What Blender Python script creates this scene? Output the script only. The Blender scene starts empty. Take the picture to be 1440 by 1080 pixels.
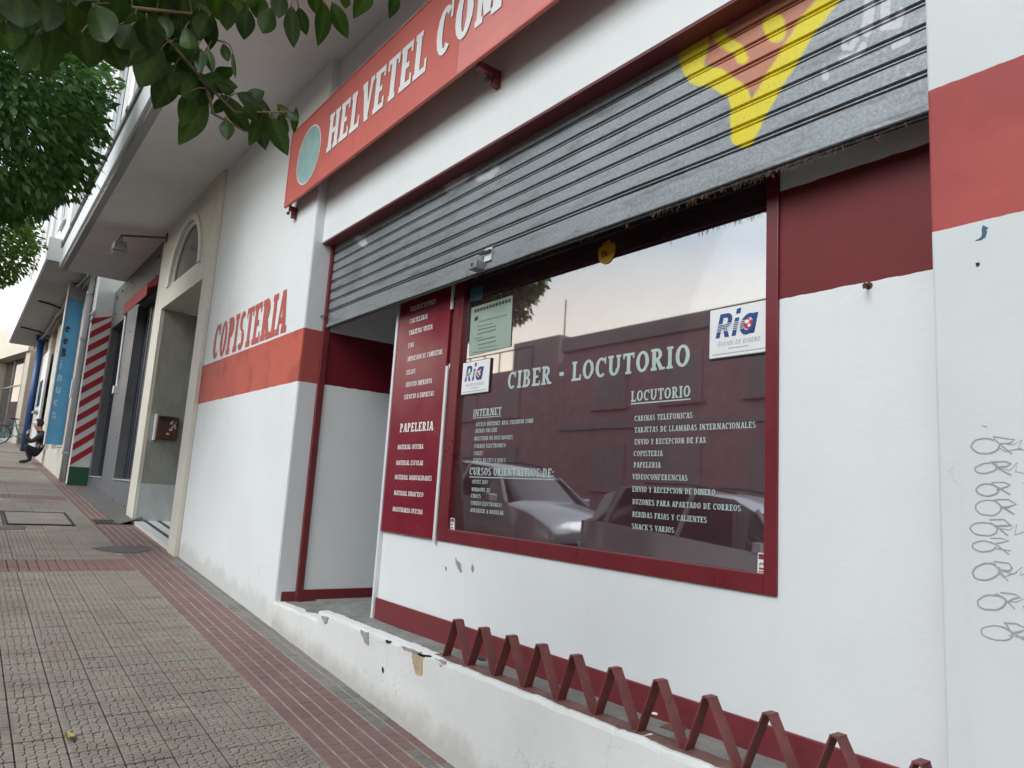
import bpy, bmesh, math, random
from mathutils import Vector, Matrix, noise
random.seed(7)
S = bpy.context.scene
COL = S.collection
R = math.radians

# ------------------------------------------------------------------ camera
CAM_H = 1.542
YAW, PIT, ROL, FPX = R(52.983), R(8.714), R(3.565), 1014.6
_f = Vector((-math.sin(YAW)*math.cos(PIT), math.cos(YAW)*math.cos(PIT), math.sin(PIT)))
_r0 = Vector((math.cos(YAW), math.sin(YAW), 0)); _u0 = _r0.cross(_f)
_r = _r0*math.cos(ROL) + _u0*math.sin(ROL); _u = -_r0*math.sin(ROL) + _u0*math.cos(ROL)
cd = bpy.data.cameras.new('camera'); cam = bpy.data.objects.new('camera', cd); COL.objects.link(cam)
M3 = Matrix((_r, _u, -_f)).transposed()
cam.matrix_world = Matrix.Translation((0, 0, CAM_H)) @ M3.to_4x4()
cd.sensor_width = 36; cd.lens = 36*FPX/1440; cd.clip_start = .05; cd.clip_end = 900
S.camera = cam

# ------------------------------------------------------------------ world, sun, exposure
SUN_EL, SUN_AZ = R(42), R(172)          # azimuth measured from +Y clockwise: the light comes over the street
w = bpy.data.worlds.new('World'); S.world = w; w.use_nodes = True
nt = w.node_tree; nt.nodes.clear()
def wn(t, **k):
    n = nt.nodes.new(t)
    for a, b in k.items(): setattr(n, a, b)
    return n
sky = wn('ShaderNodeTexSky', sky_type='NISHITA'); sky.sun_disc = False
sky.sun_elevation = SUN_EL; sky.sun_rotation = SUN_AZ; sky.air_density = 1.0; sky.dust_density = 1.0; sky.ozone_density = 1.2
bw = wn('ShaderNodeRGBToBW'); nt.links.new(sky.outputs[0], bw.inputs[0])
tint = wn('ShaderNodeMix', data_type='RGBA', blend_type='MULTIPLY'); tint.inputs[0].default_value = 1
nt.links.new(bw.outputs[0], tint.inputs[6])
sxyz = wn('ShaderNodeSeparateXYZ'); tcg = wn('ShaderNodeTexCoord'); nt.links.new(tcg.outputs['Generated'], sxyz.inputs[0])
hr = wn('ShaderNodeValToRGB'); nt.links.new(sxyz.outputs[2], hr.inputs[0])       # cloud deck: creamier towards the whole horizon
hr.color_ramp.elements[0].position = .14; hr.color_ramp.elements[0].color = (1.80, 1.54, 1.22, 1)
hr.color_ramp.elements[1].position = .34; hr.color_ramp.elements[1].color = (1.36, 1.50, 1.56, 1)
nt.links.new(hr.outputs[0], tint.inputs[7])
tc = wn('ShaderNodeTexCoord'); mp = wn('ShaderNodeMapping'); mp.inputs['Scale'].default_value = (1.2, 1.2, 3.2)
nt.links.new(tc.outputs['Generated'], mp.inputs[0])
cn = wn('ShaderNodeTexNoise'); cn.inputs['Scale'].default_value = 1.7; cn.inputs['Detail'].default_value = 7; cn.inputs['Roughness'].default_value = .55
nt.links.new(mp.outputs[0], cn.inputs['Vector'])
cr = wn('ShaderNodeValToRGB'); cr.color_ramp.elements[0].position = .36; cr.color_ramp.elements[1].position = .56
cr.color_ramp.elements[0].color = (.45, .45, .45, 1)
nt.links.new(cn.outputs['Fac'], cr.inputs[0])
mx = wn('ShaderNodeMix', data_type='RGBA'); nt.links.new(cr.outputs[0], mx.inputs[0])
nt.links.new(sky.outputs[0], mx.inputs[6]); nt.links.new(tint.outputs[2], mx.inputs[7])
bg = wn('ShaderNodeBackground'); bg.inputs[1].default_value = .15
nt.links.new(mx.outputs[2], bg.inputs[0])
wo = wn('ShaderNodeOutputWorld'); nt.links.new(bg.outputs[0], wo.inputs[0])

sd = bpy.data.lights.new('sun', 'SUN'); sun = bpy.data.objects.new('sun', sd); COL.objects.link(sun)
sd.energy = .7; sd.angle = R(30); sd.color = (1, .99, .97)
_sdir = Vector((math.sin(SUN_AZ)*math.cos(SUN_EL), math.cos(SUN_AZ)*math.cos(SUN_EL), math.sin(SUN_EL)))
sun.rotation_euler = _sdir.to_track_quat('Z', 'Y').to_euler(); sun.location = (-3, -6, 12)

vs = S.view_settings
vs.view_transform = 'Standard'; vs.look = 'None'; vs.gamma = 1; vs.use_curve_mapping = False
vs.exposure = 1.0
S.render.engine = 'CYCLES'; S.cycles.use_denoising = True
S.cycles.max_bounces = 8; S.cycles.diffuse_bounces = 4; S.cycles.glossy_bounces = 4; S.cycles.transparent_max_bounces = 8
S.cycles.caustics_reflective = False; S.cycles.caustics_refractive = False

# ------------------------------------------------------------------ pixel helpers (a pixel gives a direction, a plane the distance)
SL = .0707                                   # the street falls towards +X
def gz(x): return -SL*x
def ray(px, py): return _f + _r*((px-720)/FPX) - _u*((py-540)/FPX)
C0 = Vector((0, 0, CAM_H))
def onY(px, py, Y): d = ray(px, py); return C0 + d*(Y/d.y)
def onX(px, py, X): d = ray(px, py); return C0 + d*(X/d.x)
def onZ(px, py, Z): d = ray(px, py); return C0 + d*((Z-CAM_H)/d.z)
def onG(px, py): d = ray(px, py); return C0 + d*(-CAM_H/(d.z + SL*d.x))
def onD(px, py, D): return C0 + ray(px, py).normalized()*D
def proj(p):
    v = Vector(p)-C0; z = v.dot(_f); return (720+FPX*v.dot(_r)/z, 540-FPX*v.dot(_u)/z)

# ------------------------------------------------------------------ materials
MATS = {}
class NT:
    def __init__(s, name):
        s.m = bpy.data.materials.new(name); s.m.use_nodes = True; s.t = s.m.node_tree
        s.b = s.t.nodes['Principled BSDF']; MATS[name] = s.m
    def n(s, t, **k):
        n = s.t.nodes.new(t)
        for a, b in k.items(): setattr(n, a, b)
        return n
    def l(s, a, b): s.t.links.new(a, b)
    def pos(s):
        if not hasattr(s, '_p'): s._p = s.n('ShaderNodeNewGeometry').outputs['Position']
        return s._p
    def noise(s, scale, detail=4, rough=.6, vec=None, stretch=None):
        v = vec or s.pos()
        if stretch:
            mp = s.n('ShaderNodeMapping'); mp.inputs['Scale'].default_value = stretch; s.l(v, mp.inputs[0]); v = mp.outputs[0]
        n = s.n('ShaderNodeTexNoise'); n.inputs['Scale'].default_value = scale; n.inputs['Detail'].default_value = detail
        n.inputs['Roughness'].default_value = rough; s.l(v, n.inputs['Vector']); return n.outputs['Fac']
    def ramp(s, fac, stops):
        r = s.n('ShaderNodeValToRGB'); e = r.color_ramp.elements
        while len(e) < len(stops): e.new(.5)
        for k, (p, c) in enumerate(stops):
            e[k].position = p; e[k].color = (*c, 1) if len(c) == 3 else c
        s.l(fac, r.inputs[0]); return r.outputs[0]
    def mixc(s, fac, a, b, mode='MIX'):
        m = s.n('ShaderNodeMix', data_type='RGBA', blend_type=mode)
        for i, v in ((0, fac), (6, a), (7, b)):
            if isinstance(v, (int, float)): m.inputs[i].default_value = v
            elif isinstance(v, tuple): m.inputs[i].default_value = (*v, 1)
            else: s.l(v, m.inputs[i])
        return m.outputs[2]
    def math(s, op, a, b=0., c=None):
        m = s.n('ShaderNodeMath', operation=op)
        for i, v in enumerate((a, b) if c is None else (a, b, c)):
            if isinstance(v, (int, float)): m.inputs[i].default_value = v
            else: s.l(v, m.inputs[i])
        return m.outputs[0]
    def bump(s, h, strength=.3, dist=.01):
        b = s.n('ShaderNodeBump'); b.inputs['Strength'].default_value = strength; b.inputs['Distance'].default_value = dist
        s.l(h, b.inputs['Height']); s.l(b.outputs[0], s.b.inputs['Normal'])
    def set(s, col=None, rough=None, metal=None, spec=None):
        for k, v in (('Base Color', col), ('Roughness', rough), ('Metallic', metal), ('Specular IOR Level', spec)):
            if v is None: continue
            if isinstance(v, (int, float)): s.b.inputs[k].default_value = v
            elif isinstance(v, tuple): s.b.inputs[k].default_value = (*v, 1)
            else: s.l(v, s.b.inputs[k])
        return s

def dark(c, k): return tuple(x*k for x in c)
def pm(name, col, rough=.6, var=.12, sc=6, bump=.15, bsc=90, metal=0., spec=None, fine=.06):
    """plain painted or mineral surface: two scales of tone, fine relief"""
    t = NT(name)
    a = t.noise(sc, 6, .65); c = t.ramp(a, [(.3, dark(col, 1-var)), (.7, dark(col, 1+var*.6))])
    b = t.noise(sc*22, 3, .6); c = t.mixc(1., c, t.ramp(b, [(.3, (1-fine,)*3), (.7, (1.0,)*3)]), 'MULTIPLY')
    t.set(c, None, metal, spec)
    t.l(t.ramp(a, [(.3, (max(.02, rough-.08),)*3), (.7, (min(1, rough+.08),)*3)]), t.b.inputs['Roughness'])
    if bump: t.bump(t.noise(bsc, 4, .7), bump, .004)
    return t.m

def wallpaint(name, white, stripe, z0=2.355, z1=2.805, seed=0., stain=.5, grime=None, rough=.62, cloudy=.06, smear=0.):
    """white masonry paint with a painted red band between two heights; chips, runs and specks"""
    t = NT(name); sep = t.n('ShaderNodeSeparateXYZ'); t.l(t.pos(), sep.inputs[0]); z = sep.outputs[2]
    add = t.n('ShaderNodeVectorMath', operation='ADD'); t.l(t.pos(), add.inputs[0]); add.inputs[1].default_value = (seed, seed*.7, seed*1.3)
    v = add.outputs[0]
    n1 = t.noise(1.7, 6, .6, v); c = t.ramp(n1, [(.3, dark(white, 1-cloudy)), (.65, white)])
    runs = t.noise(5, 4, .6, v, (1, 1, .12))
    c = t.mixc(t.ramp(runs, [(.60, (0,)*3), (.85, (stain*.35,)*3)]), c, dark(white, .62))
    blot = t.noise(9, 5, .75, v)
    c = t.mixc(t.ramp(blot, [(.66, (0,)*3), (.74, (stain*.25,)*3)]), c, (.46, .44, .40))
    if grime:                                    # splashed dirt with its own ragged outline along the foot of the wall
        g0, gs = grime
        gx = t.math('MULTIPLY', sep.outputs[0], SL)
        hh = t.math('ADD', z, gx)                # height above the pavement
        rag = t.math('MULTIPLY', t.noise(3.3, 7, .7, v), g0*2)
        m = t.math('SUBTRACT', rag, hh)
        c = t.mixc(t.ramp(m, [(0., (0,)*3), (.11, (gs,)*3)]), c, (.37, .34, .29))
    if stripe:
        wob = t.math('MULTIPLY', t.math('SUBTRACT', t.noise(14, 3, .5, v), .5), .012)
        zz = t.math('ADD', z, wob)
        inb = t.math('MULTIPLY', t.math('GREATER_THAN', zz, z0), t.math('LESS_THAN', zz, z1))
        sn = t.noise(3.2, 5, .6, v); sc = t.ramp(sn, [(.32, dark(stripe, .9)), (.62, stripe)])
        if smear:
            sm = t.noise(2.1, 3, .5, v, (1, 1, 1.2)); sc = t.mixc(t.ramp(sm, [(.52, (0,)*3), (.6, (smear,)*3)]), sc, dark(stripe, .66))
        c = t.mixc(inb, c, sc)
    vo = t.n('ShaderNodeTexVoronoi'); vo.inputs['Scale'].default_value = 6.; vo.inputs['Randomness'].default_value = 1.; t.l(v, vo.inputs['Vector'])
    speck = t.math('LESS_THAN', vo.outputs['Distance'], t.math('MULTIPLY', t.math('SUBTRACT', t.noise(2.3, 2, .5, v), .5), .24))
    c = t.mixc(t.math('MULTIPLY', speck, .75), c, (.10, .09, .08))
    ve = t.n('ShaderNodeTexVoronoi', feature='DISTANCE_TO_EDGE'); ve.inputs['Scale'].default_value = 1.1
    wv = t.n('ShaderNodeVectorMath', operation='ADD'); t.l(v, wv.inputs[0]); nv_ = t.n('ShaderNodeTexNoise'); nv_.inputs['Scale'].default_value = 5; nv_.inputs['Detail'].default_value = 6; t.l(v, nv_.inputs['Vector']); t.l(nv_.outputs['Color'], wv.inputs[1]); t.l(wv.outputs[0], ve.inputs['Vector'])
    ck = t.math('MULTIPLY', t.math('LESS_THAN', ve.outputs['Distance'], .0032), t.math('GREATER_THAN', t.noise(.9, 3, .6, v), .61))
    c = t.mixc(t.math('MULTIPLY', ck, .30*min(1, stain+.2)), c, (.16, .13, .12))
    t.set(c, rough, 0., .3)
    h = t.math('ADD', t.math('MULTIPLY', t.noise(34, 5, .65, v), 1.0), t.math('MULTIPLY', t.noise(5, 3, .5, v), 1.5))
    t.bump(h, .13, .007)
    return t.m

WHITE = (.78, .80, .79)
SALM = (.54, .112, .080); MAROON = (.170, .024, .026)
wallpaint('paint_street_wall', WHITE, SALM, seed=3.1, stain=.7, grime=(.20, .36), smear=.75)
wallpaint('paint_pillar', (.64, .67, .665), (.41, .080, .072), z0=2.36, z1=2.80, seed=11.7, stain=.8, smear=.5)
wallpaint('paint_reveal_shaded', (.70, .74, .76), (.40, .09, .075), seed=5.3, stain=.5)  # lettered wall's white and red, darkened in colour for the shade on its return
wallpaint('paint_window_wall', (.78, .80, .80), MAROON, z0=2.36, z1=2.805, seed=21.2, stain=.35, rough=.45)
wallpaint('paint_passage', (.78, .81, .82), (.16, .012, .022), seed=31.2, stain=.35, rough=.5)
wallpaint('paint_lintel', (.76, .78, .77), None, seed=41.2, stain=.8)
wallpaint('paint_ledge', (.78, .785, .76), None, seed=51.2, stain=1.0, grime=(.15, .55), cloudy=.12)
wallpaint('paint_upper', (.80, .81, .82), None, seed=61.2, stain=.3)
pm('soffit_plaster', (.78, .77, .76), .8, .08, 1.6)
pm('maroon_gloss', (.165, .017, .024), .32, .12, 5, .05)
pm('maroon_board', (.20, .012, .027), .22, .10, 4, .03)
pm('maroon_baseboard', (.19, .030, .036), .45, .2, 9, .2)
pm('maroon_dark', (.16, .022, .026), .5, .25, 7, .3)
t = NT('barrier_paint'); c = t.ramp(t.noise(14, 5, .65), [(.3, (.125, .032, .032)), (.7, (.205, .052, .048))])
c = t.mixc(t.ramp(t.noise(26, 6, .7), [(.56, (0,)*3), (.66, (.85,)*3)]), c, (.10, .045, .028)); c = t.mixc(t.ramp(t.noise(9, 5, .7), [(.62, (0,)*3), (.75, (.4,)*3)]), c, (.27, .12, .10))
t.set(c, .55); t.bump(t.noise(60, 5, .7), .5, .003)
pm('barrier_rail_paint', (.17, .085, .07), .7, .35, 12, .6, 60)
pm('ledge_concrete', (.27, .265, .25), .85, .35, 5, .5, 70, fine=.2)
pm('plaster_exposed', (.52, .40, .26), .9, .2, 20, .8, 60)
pm('plaster_grey', (.36, .34, .31), .9, .25, 20, .8, 60)
pm('dark_gap', (.03, .028, .026), .9, .3, 8, .3)
pm('alu_white', (.72, .73, .74), .4, .06, 8, .05)
pm('vinyl_white', (.47, .58, .55), .5, .10, 10, 0, fine=.12)
pm('letter_white', (.82, .82, .80), .5, .06, 10, 0)
pm('sign_red', (.58, .135, .105), .5, .12, 1.4, .08, 40)
pm('sign_pink', (.66, .22, .19), .5, .08, 1.4, .08, 40)
pm('sign_teal', (.30, .47, .44), .4, .25, 7, .05)
pm('paint_letter_red', (.50, .10, .085), .6, .15, 5, .2)
pm('portal_cream', (.72, .68, .58), .55, .10, 3, .15)
pm('portal_trim', (.78, .77, .72), .5, .06, 4, .1)
pm('black_paint', (.012, .012, .013), .45, .3, 8, .1)
pm('steel_dark', (.10, .10, .10), .5, .3, 12, .3, metal=.6)
pm('steel_grey', (.34, .35, .36), .45, .2, 12, .2, metal=.8)
pm('rust', (.11, .045, .028), .75, .5, 18, .8, 50)
pm('clad_grey', (.135, .14, .15), .5, .12, 3, .15)
pm('clad_shutter', (.022, .032, .045), .4, .2, 3, .1)
pm('awning_red', (.25, .03, .035), .7, .2, 8, .2)
pm('blue_sign', (.09, .34, .60), .35, .08, 3, .02)
pm('blue_column', (.03, .085, .24), .4, .1, 3, .05)
pm('beige_wall', (.52, .46, .37), .75, .12, 2, .2)
pm('beige_light', (.62, .58, .50), .7, .10, 2, .2)
pm('soffit_grey', (.36, .36, .36), .85, .12, 1.5, .2)
pm('stripe_red', (.42, .02, .035), .45, .1, 5, .05)
pm('stripe_white', (.76, .76, .75), .5, .06, 5, .05)
pm('green_paint', (.02, .10, .05), .5, .15, 5, .1)
pm('asphalt', (.05, .05, .052), .85, .25, 2, .9, 160, fine=.35)
pm('kerb_stone', (.30, .29, .28), .8, .2, 4, .5, 80)
pm('pave_far', (.20, .185, .165), .8, .2, 3, .5, 30)
pm('bark', (.12, .10, .08), .9, .35, 9, 1., 30)
pm('twig', (.16, .11, .06), .8, .3, 20, .3)
pm('paper_green', (.31, .39, .33), .7, .06, 8, 0)
pm('paper_white', (.80, .80, .80), .45, .03, 8, 0, fine=.02)
pm('ink_dark', (.03, .035, .04), .6, .1, 8, 0)
pm('ink_grey', (.16, .18, .2), .6, .1, 8, 0)
pm('ink_blue', (.02, .06, .22), .4, .08, 8, 0)
pm('ink_red', (.55, .03, .03), .4, .08, 8, 0)
pm('ink_yellow', (.62, .33, .01), .45, .1, 8, 0)
pm('sticker_blue', (.03, .11, .16), .5, .1, 8, 0)
pm('marker_grey', (.34, .35, .37), .6, .15, 30, 0)
pm('brick_brown', (.44, .29, .30), .8, .2, 2.5, .4, 30)
pm('brick_band', (.33, .31, .30), .8, .12, 2.5, .3, 30)
pm('rubber', (.02, .02, .02), .8, .2, 20, .2)
pm('skin', (.48, .28, .2), .55, .08, 10, .05)
pm('cloth_black', (.014, .014, .016), .85, .3, 20, .3)
pm('cloth_grey', (.35, .35, .36), .85, .2, 20, .3)
pm('hair_dark', (.018, .012, .010), .6, .4, 40, .5)
pm('bike_teal', (.03, .20, .24), .3, .1, 8, 0)
pm('leaf_yellow', (.36, .27, .07), .6, .25, 30, .2)
pm('curtain', (.42, .40, .36), .9, .1, 4, .2)
pm('wood_brown', (.14, .07, .035), .6, .25, 9, .3)
pm('silver_paint', (.55, .56, .58), .14, .04, 2, 0, metal=.25)
pm('blue_grey_paint', (.26, .30, .36), .3, .04, 2, 0, metal=.1)
pm('white_paint', (.72, .72, .72), .25, .03, 2, 0)
pm('lamp_lens', (.45, .47, .48), .25, .1, 8, 0)
pm('tail_red', (.35, .02, .02), .25, .1, 8, 0)
pm('added_mauve_back', (.46, .19, .22), .8, .15, 2, .1)
pm('room_dark', (.03, .025, .025), .9, .2, 3, 0)
pm('marble_floor_white', (.72, .72, .70), .35, .1, 3, 0)
pm('marble_floor_black', (.03, .03, .03), .35, .1, 3, 0)

def marble(name, a, b):
    t = NT(name); n1 = t.noise(2.2, 8, .65, None, (1, 1, .35)); n2 = t.noise(7, 6, .7, None, (1, 1, .3))
    t.set(t.mixc(t.ramp(n2, [(.4, (0,)*3), (.75, (.6,)*3)]), t.ramp(n1, [(.3, a), (.7, b)]), dark(a, .7)), .3); return t.m
marble('marble_grey', (.30, .31, .27), (.46, .47, .42)); marble('marble_white', (.58, .62, .62), (.72, .76, .76))

def glassy(name, tint, fac, rough=.012, trans=(.55, .58, .56), veil=(.3, .27, .26), vf=(.03, .10)):
    """coated pane: partly mirror, partly tinted see-through"""
    t = NT(name); t.t.nodes.remove(t.b)
    g = t.n('ShaderNodeBsdfGlossy'); g.inputs['Roughness'].default_value = rough; g.inputs['Color'].default_value = (*tint, 1)
    tr = t.n('ShaderNodeBsdfTransparent'); tr.inputs[0].default_value = (*trans, 1)
    fr = t.n('ShaderNodeFresnel'); fr.inputs[0].default_value = 1.5
    f = t.math('MINIMUM', t.math('ADD', fr.outputs[0], fac), 1.)
    m = t.n('ShaderNodeMixShader'); t.l(f, m.inputs[0]); t.l(tr.outputs[0], m.inputs[1]); t.l(g.outputs[0], m.inputs[2])
    df = t.n('ShaderNodeBsdfDiffuse'); df.inputs[0].default_value = (*veil, 1)
    dust_haze = t.ramp(t.noise(2.5, 6, .7), [(.35, (vf[0],)*3), (.8, (vf[1],)*3)])  # veil mask: dust on plain panes, painted reflection tone on shop glass
    m2 = t.n('ShaderNodeMixShader'); t.l(dust_haze, m2.inputs[0]); t.l(m.outputs[0], m2.inputs[1]); t.l(df.outputs[0], m2.inputs[2])
    o = t.t.nodes['Material Output']; t.l(m2.outputs[0], o.inputs[0]); return t.m
glassy('shop_glass', (.88, .88, .89), .38, .022, (.62, .64, .64), (.42, .16, .22), (.06, .14))  # mauve veil colour paints the mirrored facade's tone over the pane
glassy('plain_glass', (.9, .9, .9), .12, trans=(.5, .52, .52))
def darkglass(name, c=(.03, .035, .04)):
    t = NT(name); t.set(c, .06, 0., .8); return t.m
darkglass('dark_glass'); darkglass('arch_glass', (.17, .165, .155))

def leafmat(name, a, b, rough=.45, tr=.32):
    t = NT(name); t.t.nodes.remove(t.b)
    at = t.n('ShaderNodeAttribute', attribute_name='tone'); c = t.ramp(at.outputs['Fac'], [(0, a), (1, b)])
    p = t.n('ShaderNodeBsdfPrincipled'); t.l(c, p.inputs['Base Color']); p.inputs['Roughness'].default_value = rough
    tl = t.n('ShaderNodeBsdfTranslucent'); t.l(t.mixc(1., c, (1.5, 1.7, .5), 'MULTIPLY'), tl.inputs[0])
    m = t.n('ShaderNodeMixShader'); m.inputs[0].default_value = tr; t.l(p.outputs[0], m.inputs[1]); t.l(tl.outputs[0], m.inputs[2])
    t.l(m.outputs[0], t.t.nodes['Material Output'].inputs[0]); return t.m
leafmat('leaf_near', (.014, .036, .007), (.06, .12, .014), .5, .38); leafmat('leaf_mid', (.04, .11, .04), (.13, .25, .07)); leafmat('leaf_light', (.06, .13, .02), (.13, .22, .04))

# galvanised shutter with sprayed paint held in a colour attribute
t = NT('shutter_zinc')
vo = t.n('ShaderNodeTexVoronoi'); vo.inputs['Scale'].default_value = 55; t.l(t.pos(), vo.inputs['Vector'])
zc = t.mixc(.55, t.ramp(t.noise(2.2, 6, .65), [(.3, (.22, .24, .25)), (.7, (.34, .365, .38))]), t.ramp(t.noise(70, 4, .7), [(.35, (.16, .175, .185)), (.7, (.45, .475, .49))]))
zc = t.mixc(t.ramp(t.noise(7, 6, .7, None, (.5, 1, 2.5)), [(.52, (0,)*3), (.70, (.65,)*3)]), zc, (.13, .105, .095))
pa = t.n('ShaderNodeAttribute', attribute_name='paint')
brk = t.ramp(t.noise(90, 4, .7), [(.32, (.45,)*3), (.46, (1,)*3)])
pf = t.math('MULTIPLY', pa.outputs['Alpha'], brk)
t.set(t.mixc(pf, zc, pa.outputs['Color']), None, None)
t.l(t.math('MULTIPLY', t.math('SUBTRACT', 1., pf), .45), t.b.inputs['Metallic']); t.b.inputs['Roughness'].default_value = .48
t.bump(t.noise(120, 4, .7), .25, .002)

# hydraulic paving tiles: one tone per 20 cm tile, worn and stained
def tilemat(name, stops, cell, mul=1., stain=(.55, .5, .42)):
    t = NT(name)
    sn = t.n('ShaderNodeVectorMath', operation='SNAP'); t.l(t.pos(), sn.inputs[0]); sn.inputs[1].default_value = (cell[0], cell[1], 90.)
    wn_ = t.n('ShaderNodeTexWhiteNoise'); t.l(sn.outputs[0], wn_.inputs['Vector'])
    c = t.ramp(wn_.outputs['Value'], stops)
    c = t.mixc(t.ramp(t.noise(1.1, 6, .65), [(.42, (0,)*3), (.75, (.6,)*3)]), c, t.mixc(1., c, stain, 'MULTIPLY'))
    c = t.mixc(t.ramp(t.noise(38, 4, .7), [(.35, (.35,)*3), (.6, (0,)*3)]), c, t.mixc(1., c, (.62, .60, .56), 'MULTIPLY'))
    vg = t.n('ShaderNodeTexVoronoi'); vg.inputs['Scale'].default_value = 3.2; t.l(t.pos(), vg.inputs['Vector'])
    gum = t.math('LESS_THAN', vg.outputs['Distance'], t.math('MULTIPLY', t.math('SUBTRACT', t.noise(1.9, 2, .5), .5), .3))
    c = t.mixc(t.math('MULTIPLY', gum, .6), c, (.07, .065, .06))
    t.set(c, .72, 0., .35); t.bump(t.noise(170, 4, .7), .35, .003); return t.m
tilemat('tile_cobbled', [(0, (.272, .240, .208)), (.2, (.308, .272, .228)), (.4, (.242, .214, .19)), (.6, (.294, .252, .212)), (.8, (.262, .236, .20)), (1, (.282, .226, .198))], (.2, .2), stain=(.68, .60, .52))
tilemat('tile_red', [(0, (.20, .122, .108)), (.35, (.24, .140, .125)), (.7, (.22, .132, .12)), (1, (.19, .125, .114))], (.196, .163), stain=(.62, .66, .66))
tilemat('tile_grey', [(0, (.17, .162, .15)), (.5, (.215, .20, .185)), (1, (.235, .215, .195))], (.196, .163))
pm('mortar_light', (.33, .31, .285), .9, .45, 9, .5, 90)
pm('mortar_dark', (.085, .08, .072), .95, .3, 9, .5, 90)

# ------------------------------------------------------------------ mesh helpers
class MB:
    def __init__(s): s.v = []; s.f = []; s.mi = []
    def add(s, vs, fs, mi=0):
        o = len(s.v); s.v += [tuple(v) for v in vs]; s.f += [tuple(o+i for i in f) for f in fs]; s.mi += [mi]*len(fs); return s
    def box(s, x0, x1, y0, y1, z0, z1, mi=0):
        v = [(x, y, z) for z in (z0, z1) for y in (y0, y1) for x in (x0, x1)]
        return s.add(v, [(0, 2, 3, 1), (4, 5, 7, 6), (0, 1, 5, 4), (2, 6, 7, 3), (0, 4, 6, 2), (1, 3, 7, 5)], mi)
    def hexa(s, p, mi=0):                      # eight corners, bottom ring then top ring
        return s.add(p, [(3, 2, 1, 0), (4, 5, 6, 7), (0, 1, 5, 4), (1, 2, 6, 5), (2, 3, 7, 6), (3, 0, 4, 7)], mi)
    def prism(s, poly, d, mi=0):               # polygon (list of Vector) pushed along d
        n = len(poly); a = [Vector(p) for p in poly]; b = [p+Vector(d) for p in a]
        return s.add(a+b, [tuple(range(n-1, -1, -1)), tuple(range(n, 2*n))]+[(i, (i+1) % n, n+(i+1) % n, n+i) for i in range(n)], mi)
    def tube(s, path, r, n=8, mi=0, cap=True):
        path = [Vector(p) for p in path]; rs = r if isinstance(r, (list, tuple)) else [r]*len(path)
        ring = []; up = None
        for i, p in enumerate(path):
            d = (path[min(i+1, len(path)-1)]-path[max(i-1, 0)]).normalized()
            if up is None: up = d.orthogonal().normalized()
            up = (up-d*up.dot(d)).normalized(); sd_ = d.cross(up)
            ring += [p+(up*math.cos(2*math.pi*k/n)+sd_*math.sin(2*math.pi*k/n))*rs[i] for k in range(n)]
        fs = [(i*n+k, i*n+(k+1) % n, (i+1)*n+(k+1) % n, (i+1)*n+k) for i in range(len(path)-1) for k in range(n)]
        if cap: fs += [tuple(range(n-1, -1, -1)), tuple((len(path)-1)*n+k for k in range(n))]
        return s.add(ring, fs, mi)
    def disc(s, c, ax, r, n=24, mi=0, r2=None):
        ax = Vector(ax).normalized(); u = Vector((0, 0, 1)); u = (u-ax*u.dot(ax)); u = u.normalized() if u.length > .1 else ax.orthogonal().normalized(); v = ax.cross(u); c = Vector(c)
        P = [c+(v*math.cos(2*math.pi*k/n)*(r2 or r)+u*math.sin(2*math.pi*k/n)*r) for k in range(n)]
        return s.add(P, [tuple(range(n))], mi)
    def torus(s, c, ax, r, rr, n=28, m=8, mi=0):
        ax = Vector(ax).normalized(); u = ax.orthogonal().normalized(); v = ax.cross(u); c = Vector(c); P = []
        for i in range(n):
            a = 2*math.pi*i/n; d = u*math.cos(a)+v*math.sin(a)
            P += [c+d*(r+rr*math.cos(2*math.pi*k/m))+ax*(rr*math.sin(2*math.pi*k/m)) for k in range(m)]
        return s.add(P, [(i*m+k, ((i+1) % n)*m+k, ((i+1) % n)*m+(k+1) % m, i*m+(k+1) % m) for i in range(n) for k in range(m)], mi)
    def mesh(s, name, mats, smooth=False):
        me = bpy.data.meshes.new(name); me.from_pydata(s.v, [], s.f)
        for m in (mats if isinstance(mats, (list, tuple)) else [mats]): me.materials.append(MATS[m])
        if any(s.mi): me.polygons.foreach_set('material_index', s.mi)
        if smooth: me.polygons.foreach_set('use_smooth', [True]*len(s.f))
        me.update(); return me
    def build(s, name, mats, parent=None, smooth=False, bev=0, fix=True):
        me = s.mesh(name, mats, smooth)
        if fix and len(s.f) < 30000:
            b = bmesh.new(); b.from_mesh(me); bmesh.ops.recalc_face_normals(b, faces=b.faces); b.to_mesh(me); b.free()
        return put(name, me, parent, bev)
def put(name, me, parent=None, bev=0, M=None):
    o = bpy.data.objects.new(name, me); COL.objects.link(o)
    if parent: o.parent = parent
    if M is not None: o.matrix_local = M
    if bev:
        b = o.modifiers.new('bevel', 'BEVEL'); b.width = bev; b.segments = 2; b.limit_method = 'ANGLE'; b.angle_limit = R(40); b.use_clamp_overlap = True
    return o
def thing(name, label, cat, group=None, loc=(0, 0, 0)):
    o = bpy.data.objects.new(name, None); COL.objects.link(o); o.location = loc; o.empty_display_size = .1
    return tag(o, label, cat, group)
def tag(o, label=None, cat=None, group=None, kind=None):
    for k, v in (('label', label), ('category', cat), ('group', group), ('kind', kind)):
        if v: o[k] = v
    return o
def box(name, mats, parent, *a, bev=0): return MB().box(*a).build(name, mats, parent, bev=bev)

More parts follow.
